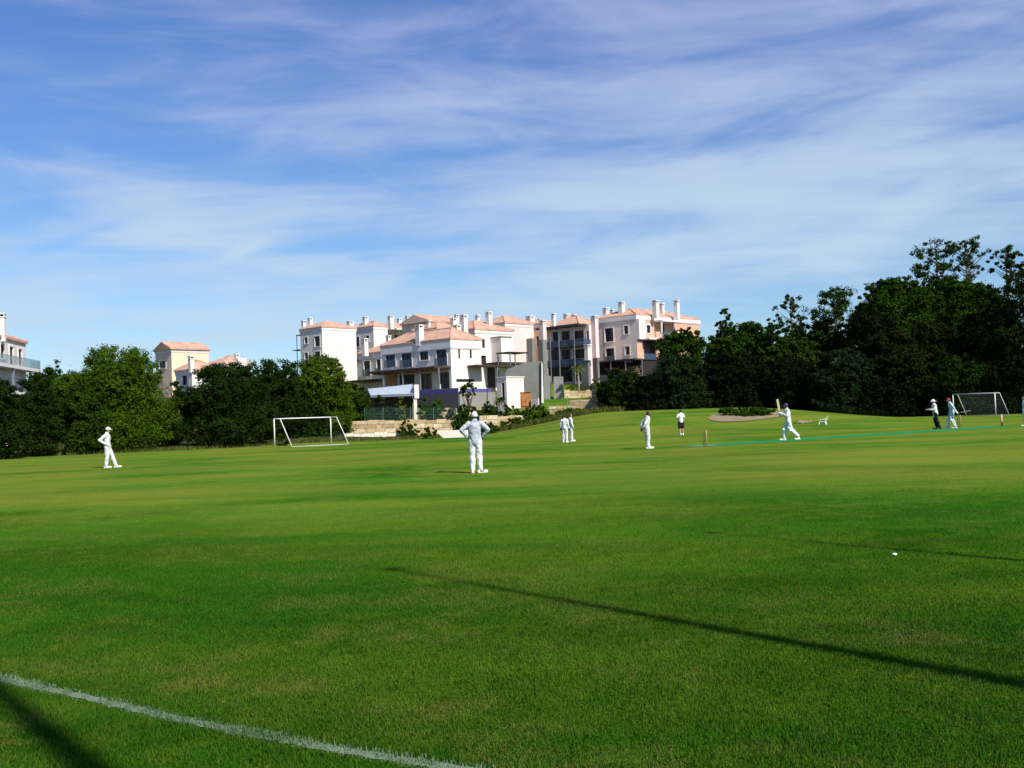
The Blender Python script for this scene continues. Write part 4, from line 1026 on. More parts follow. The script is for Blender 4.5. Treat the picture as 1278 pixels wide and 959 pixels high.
def tree(label, u, vt, vb, D, wpx, kind, mat, seed, name='tree', group=None, cat=None, trunkmat='bark', dens=1.0, asym=0.0):
    if kind == 'sparse' and vt < 310: dens = .72
    if mat == 'leaf_lit': dens *= 1.2
    k = D / F; W_ = wpx * k; c = at(u, (vt + vb) / 2, D); x, y = c.x, D
    g0 = gz(x, y); zt = at(u, vt, D).z; zb = (g0 + .32 if kind == 'bush' and u < 400 else g0 - .1) if kind in ('bush', 'shrub') else max(at(u, vb, D).z, g0 - .1); H = zt - g0
    rnd = random.Random(seed); e = empty(name, (x, y, g0), label, cat or ('bush' if kind in ('bush', 'shrub') else 'tree'), group)
    rx = W_ / 2; ry = rx * .85; size = max(.12, D * .0024); blobs = []; limbs = []
    if kind in ('bush', 'shrub'):
        cz = zb + (zt - zb) * .42; rz = (zt - zb) * .5
        blobs.append(((x, y, cz), (rx * .80, ry * .8, rz * .86), 1))
        for i in range(13 if kind == 'bush' else 6):
            a = 2.4 * i + rnd.uniform(-.3, .3); hz = -.45 + 1.3 * ((i * 5 % 13) / 13 if kind == 'bush' else rnd.random())
            q = max(.05, 1 - abs(hz) ** 3.4) ** .5; r_ = rnd.uniform(.30, .44)
            blobs.append(((x + math.cos(a) * rx * .68 * q, y + math.sin(a) * ry * .68 * q, cz + hz * rz * .78), (rx * r_, ry * r_, min(rz, rx) * r_ * 1.05), 1))
        blobs.append(((x + rnd.uniform(-.2, .2) * rx, y - ry * .4, zb + rz * .30), (rx * .85, ry * .6, rz * .4), .8))
        blobs.append(((x + asym * rx, y, zt - rz * .22), (rx * .55, ry * .55, rz * .24), 1))
        lz = zb + .25 * (zt - zb)
    elif kind == 'round':
        cz = zb + (zt - zb) * .55; rz = (zt - zb) * .45
        blobs.append(((x, y, cz), (rx * .74, ry * .74, rz * .8), 1))
        for i in range(12):
            a = 2.4 * i + rnd.uniform(-.3, .3); hz = -.7 + 1.6 * (i / 11); q = math.sqrt(max(.08, 1 - hz * hz)); r_ = rnd.uniform(.26, .40)
            blobs.append(((x + math.cos(a) * rx * .74 * q, y + math.sin(a) * ry * .74 * q, cz + hz * rz * .76), (rx * r_, ry * r_, rx * r_ * .85), 1))
        lz = zb + .3 * (zt - zb)
    elif kind == 'umbrella':                       # stone pine: broad domed head made of flat pads, dark beneath
        cz = zt - (zt - zb) * .36
        for i in range(15):
            a = 2.4 * i; rr = math.sqrt(i / 14) * .78; hz = (1 - rr * rr) * (zt - zb) * .30
            r_ = rnd.uniform(.26, .38); pz = cz + hz + rnd.uniform(-.3, .3)
            blobs.append(((x + math.cos(a) * rx * rr, y + math.sin(a) * ry * rr, min(pz, zt - rx * r_ * .5)), (rx * r_, ry * r_, rx * r_ * .52), 1))
        for i in range(8):
            a = 2 * math.pi * i / 8 + .3; blobs.append(((x + math.cos(a) * rx * .55, y + math.sin(a) * ry * .55, zb + (zt - zb) * .25), (rx * .34, ry * .34, (zt - zb) * .24), .8))
        blobs.append(((x, y, zb + (zt - zb) * .45), (rx * .75, ry * .75, (zt - zb) * .42), 1)); blobs.append(((x, y, cz + (zt - zb) * .02), (rx * .9, ry * .9, (zt - zb) * .2), 1))
        lz = zb + .4 * (zt - zb)
    elif kind == 'cone':
        nl = 9
        for i in range(nl):
            t = i / (nl - 1); z_ = zb + (zt - zb) * (.10 + .84 * t); rr = rx * (1 - .66 * t ** 1.2)
            for j in range(5 if t < .7 else 3 if t < .95 else 1):
                a = 2.4 * (i * 5 + j); q = .55 if t < .95 else 0
                blobs.append(((x + math.cos(a) * rr * q, y + math.sin(a) * rr * q, z_ + rnd.uniform(-.2, .2)), (rr * .52, rr * .52, max(.35, (zt - zb) * .085)), 1))
        lz = zb + .2 * (zt - zb)
    elif kind == 'sparse':                         # thin pine: visible trunk, separate tufts on side limbs
        hz = min(zt - zb, W_ * 1.15) / 2; zc = zt - hz
        for i in range(46):
            hh = 1 - 2 * (i + rnd.random()) / 46; a = 2.4 * i + rnd.uniform(-.6, .6); q = math.sqrt(max(.03, 1 - hh * hh)) * rx * rnd.random() ** .45; r_ = rx * rnd.uniform(.13, .28)
            P = (x + math.cos(a) * q + rx * .1 * rnd.uniform(-1, 1), y + math.sin(a) * q * .8, zc + hh * (hz - r_ * .4))
            blobs.append((P, (r_ * 1.3, r_ * 1.2, r_ * .62), rnd.uniform(.5, 1.2))); limbs.append(((x + .1 * rx * math.sin((1 + hh) * 2), y, max(zb, P[2] - q * .55 - .3)), P))
        lz = zb
    area = sum(4 * math.pi * ((b[1][0] * b[1][1] + b[1][0] * b[1][2] + b[1][1] * b[1][2]) / 3) for b in blobs)
    cov = {'bush': 3.6, 'shrub': 3.4, 'round': 3.2, 'umbrella': 3.4, 'cone': 3.6, 'sparse': 1.25}[kind] * dens
    n_ = int(min(110000, max(250, cov * area / (size * size * .55))))
    leaves('crown', blobs, n_, size, M[mat], e, seed, clump={'sparse': .5}.get(kind, .22), shell=.35 if kind == 'sparse' else .62)
    # trunk and limbs
    mb = MB(); tr = min(.16, H * .010) if kind == 'sparse' else max(.025, H * .020); sway = rnd.uniform(-.05, .05) * H
    top = Vector((x + .12 * rx * math.sin(4.5), y, zt - (zt - zb) * .12)) if kind in ('sparse', 'cone') else Vector((x + sway * .5, y, lz + (zt - lz) * .5))
    top.z = min(top.z, zt - .3)
    pts = [Vector((x, y, g0 - .2)), Vector((x, y, g0)).lerp(top, .35) + Vector((sway * .3, 0, 0)), Vector((x, y, g0)).lerp(top, .7), top]
    mb.tube(pts, [tr * 1.25, tr, tr * .75, tr * .35], 8)
    if not limbs:
        for b in blobs[1:]:
            if rnd.random() < .6: limbs.append((tuple(Vector((x, y, g0)).lerp(top, rnd.uniform(.35, .8))), b[0]))
    for a, b in limbs:
        a, b = Vector(a), Vector(b); mid = a.lerp(b, .5) + Vector((0, 0, -(b - a).length * .06)); b2 = a.lerp(b, .9)
        mb.tube([a, mid, b2], [tr * .45, tr * .3, tr * .12], 5)
    mb.build('trunk', M[trunkmat], e, True)
    return e

GL = 'trees along the left edge of the field'; GR = 'dark wood on the right'
T = [
 # label, u, vtop, vbase, D, width px, kind, material
 ('dark tree at the left frame edge below the green framed house', -8, 474, 570, 64, 88, 'bush', 'leaf_dark', GL),
 ('dark round tree next to the left frame edge with earth showing at its foot', 48, 468, 568, 68, 66, 'bush', 'leaf_dark', GL),
 ('feathery tree top standing behind the left edge trees', 62, 452, 540, 84, 62, 'round', 'leaf_mid', GL),
 ('largest bright green tree of the left row with a broad domed crown', 146, 435, 566, 73, 142, 'bush', 'leaf_lit', GL),
 ('dark lower half tree standing against the largest left tree', 108, 472, 565, 70, 70, 'bush', 'leaf_mid', GL),
 ('slim dark shrub in the gap right of the largest left tree', 222, 474, 560, 82, 32, 'bush', 'leaf_mid', GL),
 ('small yellow green shrub in the gap below the small white house', 213, 502, 562, 79, 24, 'shrub', 'leaf_lit', GL),
 ('dark olive tree with leaning pale trunks left of the white goal', 283, 456, 556, 76, 122, 'bush', 'leaf_dark', GL),
 ('dark dense tree just behind the top of the left goal', 342, 450, 552, 86, 96, 'bush', 'leaf_dark', GL),
 ('light green leafy tree behind the crossbar of the left goal', 398, 446, 552, 90, 92, 'bush', 'leaf_lit', GL),
 ('medium green round bush between the goal and the golden wall', 441, 480, 545, 98.5, 54, 'bush', 'leaf_mid', GL),
 ('dark bush filling the ground inside the left goal', 385, 505, 555, 84, 66, 'shrub', 'leaf_dark', GL),
 # ---- right wood, front layer left to right
 ('low blue green bush at the left foot of the wood beside the rubble wall', 775, 462, 516, 104, 62, 'bush', 'leaf_dark', GR),
 ('grey green bush catching light at the front foot of the wood', 846, 444, 516, 103, 78, 'bush', 'leaf_blue', GR),
 ('small pale green shrub at the wood front behind the man in black shorts', 852, 482, 512, 101, 34, 'shrub', 'leaf_blue', GR),
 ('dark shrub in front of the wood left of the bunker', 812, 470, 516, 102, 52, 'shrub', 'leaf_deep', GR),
 ('rounded bright pine crown against the beige building', 852, 412, 500, 118, 72, 'umbrella', 'leaf_pine', GR),
 ('pointed dark pine whose tip stands up over the left wood', 907, 388, 520, 110, 74, 'cone', 'leaf_pine', GR),
 ('dark pine right of the pointed pine in the left wood', 938, 399, 520, 112, 66, 'umbrella', 'leaf_pine', GR),
 ('dark conical pine left of the thin pine', 966, 396, 522, 109, 62, 'cone', 'leaf_pine', GR),
 ('rounded pine crown under the thin pine', 996, 411, 522, 112, 58, 'umbrella', 'leaf_mid', GR),
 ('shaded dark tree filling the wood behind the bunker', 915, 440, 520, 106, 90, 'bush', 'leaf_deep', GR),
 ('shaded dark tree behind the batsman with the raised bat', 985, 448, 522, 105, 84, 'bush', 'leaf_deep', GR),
 ('thin pine with sparse tiers of needles standing alone against the sky', 990, 367, 450, 122, 44, 'sparse', 'leaf_sparse', GR),
 ('tall open crowned pine rising left of the big stone pine', 1046, 360, 440, 113, 76, 'sparse', 'leaf_pine', GR),
 ('dark pine below the tall open crowned pine', 1034, 398, 500, 115, 64, 'bush', 'leaf_pine', GR),
 ('smooth blue green rounded bush right of the white chair', 1050, 436, 524, 100, 84, 'bush', 'leaf_blue', GR),
 ('broad domed stone pine with green pads on top of the right wood', 1122, 346, 480, 108, 104, 'umbrella', 'leaf_pine', GR),
 ('second domed stone pine right of the broadest one', 1195, 345, 480, 109, 104, 'umbrella', 'leaf_pine', GR),
 ('olive brown tree in the middle of the shaded right wood', 1118, 414, 522, 101, 88, 'bush', 'leaf_olive', GR),
 ('brownish rounded tree deep in the right wood above the right goal', 1168, 402, 520, 103, 88, 'bush', 'leaf_olive', GR),
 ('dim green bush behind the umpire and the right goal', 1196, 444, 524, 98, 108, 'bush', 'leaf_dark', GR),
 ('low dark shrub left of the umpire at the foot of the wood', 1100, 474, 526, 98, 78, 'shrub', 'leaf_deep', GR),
 ('thin pine with two leafy heads sticking out above the right wood', 1172, 299, 362, 112, 66, 'sparse', 'leaf_pine', GR),
 ('pale see through pine top right beside the thin two headed pine', 1208, 297, 362, 116, 48, 'sparse', 'leaf_sparse', GR),
 ('tall pine tuft near the right frame edge', 1258, 306, 352, 106, 46, 'sparse', 'leaf_pine', GR),
 ('tall dark tree at the right frame edge', 1285, 322, 524, 96, 100, 'round', 'leaf_dark', GR),
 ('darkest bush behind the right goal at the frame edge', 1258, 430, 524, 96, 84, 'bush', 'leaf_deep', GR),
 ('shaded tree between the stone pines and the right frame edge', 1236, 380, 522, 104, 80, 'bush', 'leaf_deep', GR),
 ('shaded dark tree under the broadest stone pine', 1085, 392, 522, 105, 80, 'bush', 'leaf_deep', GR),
 ('dark full tree filling the notch below the thin pine', 1012, 405, 510, 116, 70, 'bush', 'leaf_dark', GR),
 ('dark full tree behind the pointed pine', 925, 408, 510, 118, 90, 'bush', 'leaf_dark', GR),
 ('dark filler tree rising behind the gap between both domed stone pines', 1158, 360, 480, 118, 90, 'round', 'leaf_dark', GR),
 ('dark tall tree behind the second stone pine near the frame edge', 1240, 362, 500, 112, 84, 'round', 'leaf_dark', GR),
 ('dark tree rising between the tall open pine and the broadest stone pine', 1078, 376, 500, 117, 70, 'round', 'leaf_dark', GR),
 ('dark tree closing the wood beyond the right frame edge', 1345, 360, 524, 98, 110, 'bush', 'leaf_dark', GR),
]
for i, (lb, u, vt, vb, D, wp, kd, mt, gp) in enumerate(T):
    nm = {'umbrella': 'stone_pine', 'cone': 'pine_tree', 'sparse': 'pine_tree', 'shrub': 'shrub', 'bush': 'tree', 'round': 'tree'}[kd]
    tree(lb, u, vt, vb, D, wp, kd, mt, 100 + i, nm, gp, cat='shrub' if kd == 'shrub' else 'tree')
# leaning pale trunks at the foot of the olive
mbp = hit(322, 553)
e = [o for o in COL.objects if o.get('label', '').startswith('dark olive tree')][0]
mb = MB(); b_ = Vector((mbp.x, mbp.y + 1.2, gz(mbp.x, mbp.y + 1.2)))
mb.tube([b_, b_ + Vector((.25, .1, .8)), b_ + Vector((.9, .2, 1.7))], [.11, .09, .06], 7); mb.tube([b_, b_ + Vector((.05, .1, .9)), b_ + Vector((.2, .3, 1.8))], [.10, .08, .05], 7)
mb.tube([b_ + Vector((-1.4, .3, 0)), b_ + Vector((-1.5, .3, 1.0)), b_ + Vector((-1.3, .3, 1.9))], [.09, .07, .05], 7)
mb.build('side_trunk', M['palebark'], e, True)
# terrace planting
S = [
 ('yellow green shrub in front of the carport opening', 499, 495, 512, 103, 20, 'shrub', 'leaf_yel'),
 ('tall dark green shrub left of the yellow carport shrub', 474, 494, 514, 101, 26, 'shrub', 'leaf_mid'),
 ('green shrub before the carport post', 528, 493, 514, 104, 18, 'shrub', 'leaf_mid'),
 ('yellow green shrub right of the carport post under the slate terrace wall', 545, 495, 514, 104, 20, 'shrub', 'leaf_lit'),
 ('round clipped bush on the lower wing terrace left of the carport roof', 466, 478, 490, 120, 16, 'shrub', 'leaf_mid'),
 ('green shrub hanging over the middle of the golden block wall', 511, 526, 541, 94, 28, 'shrub', 'leaf_mid'),
 ('low dark weed clump at the wall foot left of the white ramp', 536, 534, 548, 81, 24, 'shrub', 'leaf_mid'),
 ('green shrub above the white ramp wall', 578, 517, 540, 96, 34, 'shrub', 'leaf_mid'),
 ('bushy green plant hidden partly by the capped fielder', 606, 528, 545, 92, 36, 'shrub', 'leaf_mid'),
 ('low green shrub row end under the white block', 636, 505, 519, 103, 34, 'shrub', 'leaf_mid'),
 ('green shrub below the timber cabinet', 660, 512, 528, 101, 36, 'shrub', 'leaf_mid'),
 ('green weeds sloping down right of the middle stone wall', 640, 522, 538, 97, 44, 'shrub', 'leaf_lit'),
 ('low bright shrub on the bank left of the pair of fielders', 676, 514, 529, 100, 44, 'shrub', 'leaf_lit'),
 ('slim yellow green shrub, the left one beside the bollard lamp', 741, 468, 494, 118, 9, 'shrub', 'leaf_yel'),
 ('slim yellow green shrub, the right one left of the dark wood', 747.5, 472, 496, 118, 8, 'shrub', 'leaf_yel'),
 ('green hedge clump below the balconies right of the upper wall', 756, 480, 500, 113, 22, 'shrub', 'leaf_mid'),
 ('dark leafy shrub at the left end of the terrace above the golden wall', 459, 499, 524, 99, 26, 'shrub', 'leaf_mid'),
 ('bluish green shrub behind the wire fence below the carport', 488, 508, 526, 99.5, 24, 'shrub', 'leaf_blue'),
 ('bushy green shrub behind the wire fence right of the carport post', 537, 507, 526, 100.5, 30, 'shrub', 'leaf_mid'),
 ('green shrub at the right end of the pale terrace wall foot', 613, 500, 522, 103.5, 30, 'shrub', 'leaf_mid'),
 ('low green hedge under the young slender tree', 583, 505, 522, 103.5, 40, 'shrub', 'leaf_mid'),
 ('olive green shrub in front of the upper golden course', 562, 511, 526, 101, 26, 'shrub', 'leaf_olive'),
 ('green shrub below the thin dark lamp post', 600, 512, 530, 100, 26, 'shrub', 'leaf_mid'),
 ('broad green weed patch on the bank under the stepped rubble wall', 716, 511, 524, 103, 46, 'shrub', 'leaf_lit'),
 ('green weed patch below the grey utility box', 668, 505, 522, 104, 34, 'shrub', 'leaf_lit'),
 ('small yellowish weed on the upper terrace by the garden wall', 712, 480, 493, 117, 14, 'shrub', 'leaf_yel'),
 ('grassy tuft of bush at the left top of the sand bunker', 911, 507, 519, hit(911, 519).y + .3, 34, 'shrub', 'leaf_mid'),
 ('low dark ground bush along the top of the sand bunker', 940, 509.5, 519, hit(940, 519).y + .4, 52, 'shrub', 'leaf_mid'),
 ('tall weed clump at the foot of the left goal post', 352, 540, 558, 74, 20, 'shrub', 'leaf_mid'),
 ('green weed mound between the largest left tree and the olive', 205, 540, 563, 77, 36, 'shrub', 'leaf_mid'),
]
for i, (lb, u, vt, vb, D, wp, kd, mt) in enumerate(S):
    c = at(u, vb, D); tree(lb, u, vt, vb, D, wp, kd, mt, 400 + i, 'shrub', 'shrubs on the terraces' if i < 26 else 'shrubs round the field', cat='shrub')

def palm(label, u, vt, vb, D, wpx, nf, mat, name='palm', trunk=.12, fan=False):
    k = D / F; p = at(u, vb, D); g0 = gz(p.x, D); top = at(u, vt, D).z; R_ = wpx * k / 2; cz = top - R_ * .55
    e = empty(name, (p.x, D, g0), label, 'palm'); mb = MB(); c = Vector((p.x, D, cz))
    mb.tube([(p.x, D, g0 - .2), (p.x + .05, D, (g0 + cz) / 2), c], [trunk * 1.2, trunk, trunk * .8], 8); mb.build('trunk', M['palebark'], e, True)
    g = random.Random(int(u)); mb = MB()
    for i in range(nf):
        a = 2.4 * i; el = g.uniform(-.2, 1.2); L = R_ * g.uniform(.8, 1.1); dh = Vector((math.cos(a), math.sin(a), 0)); prev = c
        sp_ = []
        for j in range(7):
            t = j / 6; sp_.append(c + dh * L * t * math.cos(el * (1 - .3 * t)) + Vector((0, 0, L * (t * math.sin(el) - .62 * t * t))))
        sd_ = Vector((-dh.y, dh.x, 0))
        mb.tube(sp_, [.02, .018, .016, .014, .012, .01, .008], 4, False)
        for j in range(1, 7):
            for s_ in (-1, 1):
                mb.ct = g.uniform(.1, 1); q = sp_[j]; lw = L * .3 * (1 - .5 * abs(j / 6 - .5)); dr = (sp_[j] - sp_[j - 1]).normalized()
                mb.add([q - dr * .07, q + dr * .07, q + sd_ * s_ * lw + dr * lw * .6 - Vector((0, 0, lw * .35))], [(0, 1, 2)])
    mb.build('crown', M[mat], e)
palm('small feathery palm on a slim pale trunk in front of the glazed balconies', 722, 454.5, 486, 119, 22, 18, 'leaf_yel')
palm('short palm with a tuft of green fronds beside the white block', 625, 494, 515, 105, 19, 20, 'leaf_mid', trunk=.18)
# young staked tree in front of the pool terrace
t_ = tree('young slender tree with a light open crown in front of the pale terrace wall', 584.5, 474, 505, 103.5, 25, 'round', 'leaf_mid', 777, 'young_tree', None, cat='tree', dens=.75)
# ------------------------------------------------------------------ people
DG = bpy.context.evaluated_depsgraph_get
def remesh(mb, voxel, smooth=4):
    me = bpy.data.meshes.new('tmp'); me.from_pydata(mb.v, [], mb.f); me.update()
    ob = bpy.data.objects.new('tmp', me); COL.objects.link(ob)
    r_ = ob.modifiers.new('r', 'REMESH'); r_.mode = 'VOXEL'; r_.voxel_size = voxel; r_.use_smooth_shade = True
    s_ = ob.modifiers.new('s', 'SMOOTH'); s_.factor = .5; s_.iterations = smooth
    dg = DG(); dg.update(); out = bpy.data.meshes.new_from_object(ob.evaluated_get(dg)); bpy.data.objects.remove(ob); bpy.data.meshes.remove(me)
    return out
def link_mesh(name, me, mat, parent):
    me.name = name; me.materials.clear(); me.materials.append(mat)
    me.polygons.foreach_set('use_smooth', [True] * len(me.polygons))
    ob = bpy.data.objects.new(name, me); COL.objects.link(ob); ob.parent = parent; return ob
def V3(*a): return Vector(a)
BASE = dict(pel=(0, 0, .93), wai=(0, .0, 1.09), che=(0, .0, 1.28), nb=(0, -.01, 1.46), head=(0, .025, 1.625),
            shR=(.185, -.01, 1.42), shL=(-.185, -.01, 1.42), elR=(.24, -.03, 1.14), elL=(-.24, -.03, 1.14), wrR=(.25, .06, .90), wrL=(-.25, .06, .90),
            hiR=(.09, 0, .91), hiL=(-.09, 0, .91), knR=(.10, .02, .50), knL=(-.10, .02, .50), anR=(.11, -.01, .09), anL=(-.11, -.01, .09),
            toR=(.13, .16, .03), toL=(-.13, .16, .03))
def person(label, u, v, heading, H, J=None, skin='skin_light', shirt='white_cloth', trousers='white_cloth', shoe='white_paint', hat=None, hair='hair',
           sleeves='long', shorts=False, pads=False, gloves=None, handdir=None, group='cricketers in white on the field', shirt_long=0.0):
    s = H / 1.745; P = {k: Vector(q) for k, q in {**BASE, **(J or {})}.items()}
    g = hit(u, v); e = empty('person', g, label, 'person', group, R(heading))
    def S(mb):
        mb.v = [(x * s, y * s, z * s) for x, y, z in mb.v]; return mb
    hd, nb = P['head'], P['nb']
    def torso(mb, k, low=0.0):
        pel, wai, che = P['pel'], P['wai'], P['che']
        mb.loft([(pel + V3(0, 0, -.09 - low), .145 + k * 1.2, .105 + k), (pel, .162 + k, .112 + k), (wai, .142 + k, .098 + k), (wai.lerp(che, .6), .158 + k, .108 + k), (che, .168 + k, .114 + k),
                 (che.lerp(nb, .55), .165 + k, .10 + k), (nb + V3(0, .0, -.015), .10 + k, .075 + k * .7), (nb + V3(0, .01, .04), .058 + k * .6, .056 + k * .6)])
    def arm(mb, sd, k, to=1.0):
        sh, el, wr = P['sh' + sd], P['el' + sd], P['wr' + sd]
        mb.capsule(sh + (P['che'] - sh) * .12, sh.lerp(el, min(1, to * 2) if to < .5 else 1), .066 + k, (.045 + k) if to >= .5 else .052 + k * 1.5)
        if to >= .5: mb.capsule(el, el.lerp(wr, (to - .5) * 2), .043 + k, .032 + k)
    def leg(mb, sd, k, to=1.0, flare=0.0):
        hi, kn, an = P['hi' + sd], P['kn' + sd], P['an' + sd]
        if to < .5: mb.capsule(hi, hi.lerp(kn, to * 2), .095 + k, .085 + k + flare); return
        mb.capsule(hi, kn, .092 + k, .058 + k + flare * .5)
        c = kn.lerp(an, .35); c.y -= .012
        mb.capsule(kn, c, .057 + k + flare * .5, .056 + k + flare * .6); mb.capsule(c, kn.lerp(an, (to - .5) * 2), .056 + k + flare * .6, .040 + k + flare)
    # body: one continuous surface, head with nose, brow, chin and ears
    mb = MB(); torso(mb, 0); mb.capsule(nb + V3(0, 0, -.03), hd + V3(0, -.02, -.05), .058, .054)
    mb.ellip(hd + V3(0, 0, .015), (.074, .094, .106)); mb.ellip(hd + V3(0, .030, -.055), (.053, .058, .058)); mb.ellip(hd + V3(0, .095, -.015), (.014, .02, .026), 10, 6)
    mb.ellip(hd + V3(0, .075, .022), (.05, .022, .016), 10, 6); mb.ellip(hd + V3(0, .082, -.058), (.026, .014, .014), 10, 6)
    for x in (-1, 1): mb.ellip(hd + V3(.076 * x, -.005, -.01), (.012, .022, .034), 8, 6)
    fing = MB()
    for sd, x in (('R', 1), ('L', -1)):
        arm(mb, sd, 0); leg(mb, sd, 0)
        mb.capsule(P['an' + sd] + V3(0, -.02, -.03), P['to' + sd] + V3(0, 0, .012), .042, .032)
        el, wr = P['el' + sd], P['wr' + sd]; d = (wr - el).normalized()
        if handdir and sd in handdir: d = Vector(handdir[sd]).normalized()
        side = d.cross(V3(0, 0, 1)); side = side.normalized() if side.length > .2 else V3(0, 1, 0)
        nrm = side.cross(d).normalized(); pc = wr + d * .055
        rot = Matrix((side, d, nrm)).transposed()
        mb.ellip(pc, (.040, .058, .016), 12, 8, rot)
        for i, L in enumerate((.066, .076, .071, .056)):
            o = pc + d * .045 + side * (.031 - i * .0205); b_ = o + d * L * .52 - nrm * .012; c = b_ + d * L * .38 - nrm * .034
            fing.capsule(o, b_, .0088, .0082, 7, 2); fing.capsule(b_, c, .0082, .0068, 7, 2)
        o = pc - d * .015 + side * .034; b_ = o + d * .03 + side * .028 - nrm * .008; fing.capsule(o, b_, .0115, .010, 7, 2); fing.capsule(b_, b_ + d * .032 + side * .004 - nrm * .01, .010, .008, 7, 2)
    S(mb); S(fing); me = remesh(mb, .0125, 3)
    bm = bmesh.new(); bm.from_mesh(me); t_ = bpy.data.meshes.new('t'); t_.from_pydata(fing.v, [], fing.f); bm.from_mesh(t_); bm.to_mesh(me); bm.free(); bpy.data.meshes.remove(t_)
    body = link_mesh('body', me, M[skin], e)
    for x in (-1, 1):
        mb = MB(); mb.ellip(hd + V3(.028 * x, .084, .002), (.013, .009, .008), 8, 6); link_mesh_mb(S(mb), 'eye', 'eye', e)
    # clothes follow the body
    def cloth(mb, name, mat, amp):
        me = remesh(S(mb), .014, 3)
        co = np.empty(len(me.vertices) * 3, np.float32); me.vertices.foreach_get('co', co); nr = np.empty_like(co); me.vertices.foreach_get('normal', nr)
        co, nr = co.reshape(-1, 3), nr.reshape(-1, 3)
        f = np.array([mnoise.noise(Vector((q[0] * 11, q[1] * 11, q[2] * 6)) ) + .6 * mnoise.noise(Vector((q[0] * 22 + 5, q[1] * 22, q[2] * 15))) for q in co])
        co += nr * (f * amp)[:, None]; me.vertices.foreach_set('co', co.astype(np.float32).ravel()); me.update()
        return link_mesh(name, me, M[mat], e)
    mb = MB()
    for sd in 'RL': leg(mb, sd, .020, .42 if shorts else .985, .03 if shorts else .016)
    pel = P['pel']; mb.loft([(pel + V3(0, 0, -.11), .165, .12), (pel, .178, .128), (pel + V3(0, 0, .10), .155, .112)])
    cloth(mb, 'shorts' if shorts else 'trousers', trousers, .018)
    mb = MB(); torso(mb, .022, shirt_long)
    for sd in 'RL': arm(mb, sd, .017, .97 if sleeves == 'long' else .36)
    cloth(mb, 'shirt', shirt, .018)
    mb = MB(); c = nb + V3(0, .012, .035); mb.tube([c + V3(0, 0, -.03), c + V3(0, 0, .02), c + V3(0, .005, .03)], [.088, .078, .070], 16); cl = link_mesh_mb(S(mb), 'collar', shirt, e)
    for sd in 'RL':
        an, to = P['an' + sd], P['to' + sd]; d = (to - an); d.z = 0; d.normalize()
        mb = MB(); a = V3(an.x, an.y, to.z + .012) - d * .055; rot = Matrix((d.cross(V3(0, 0, 1)), d, V3(0, 0, 1))).transposed()
        mb.capsule(a, to + d * .03 + V3(0, 0, .012), .046, .044); mb.capsule(an + V3(0, 0, .02), a + d * .05 + V3(0, 0, .02), .046, .05)
        mb.box3(a - d * .04 + rot.col[0] * -.04 + V3(0, 0, -.042), rot.col[0] * .08, d * ((to - a).length + .09), V3(0, 0, .022))
        me = remesh(S(mb), .013, 3); link_mesh('shoe', me, M[shoe], e)
        if pads:
            kn = P['kn' + sd]; f = V3(0, 1, 0); ax = (kn - an).normalized(); f = (f - ax * f.dot(ax)).normalized(); sx = f.cross(ax)
            mb = MB(); k = 0
            for i in range(-2, 3): mb.capsule(an + ax * .05 + f * (.06 - abs(i) * .012) + sx * i * .034, kn + ax * .17 + f * (.085 - abs(i) * .014) + sx * i * .036, .026, .03, 8, 3)
            mb.capsule(kn + f * .09 - sx * .07, kn + f * .09 + sx * .07, .05, .05, 8, 3)
            pd = link_mesh('leg_pad', remesh(S(mb), .014, 1), M['white_paint'], e)
            mb = MB()
            for z_ in (.25, .6, .95):
                c = an.lerp(kn, z_); mb.tube([c + (f * math.cos(q) + sx * math.sin(q)) * .088 for q in np.linspace(1.2, 5.08, 9)], .012, 5, False)
            link_mesh_mb(S(mb), 'strap', 'plastic', pd)
        if gloves and (gloves == 'both' or sd in gloves):
            el, wr = P['el' + sd], P['wr' + sd]; d2 = Vector(handdir[sd]).normalized() if handdir and sd in handdir else (wr - el).normalized()
            mb = MB(); mb.capsule(wr - d2 * .05, wr + d2 * .02, .052, .05); mb.ellip(wr + d2 * .08, (.062, .085, .045), 12, 8, Matrix((d2.cross(V3(.1, .2, 1)).normalized(), d2, d2.cross(V3(.1, .2, 1)).normalized().cross(d2) * -1)).transposed())
            link_mesh('glove', remesh(S(mb), .013, 2), M['leather' if not pads else 'white_paint'], e)
    # hair and headgear
    def cap_shell(mb, k, z0):
        n_ = 18; vs_ = []; fs_ = []; rows = 7
        for i in range(rows + 1):
            t = (math.pi / 2) * (1 - i / rows) if z0 is None else z0 + (math.pi / 2 - z0) * i / rows
            for j in range(n_):
                q = 2 * math.pi * j / n_; vs_.append(hd + V3((.074 + k) * math.cos(t) * math.cos(q), (.094 + k) * math.cos(t) * math.sin(q), .015 + (.106 + k) * math.sin(t)))
        for i in range(rows):
            for j in range(n_): fs_.append((i * n_ + j, i * n_ + (j + 1) % n_, (i + 1) * n_ + (j + 1) % n_, (i + 1) * n_ + j))
        mb.add(vs_, fs_)
    if hair:
        mb = MB()
        mb.ellip(hd + V3(0, -.045, -.03), (.074, .056, .055))
        if not hat: mb.ellip(hd + V3(0, -.022, .035), (.081, .088, .092))
        link_mesh('hair', remesh(S(mb), .013, 2), M[hair], e)
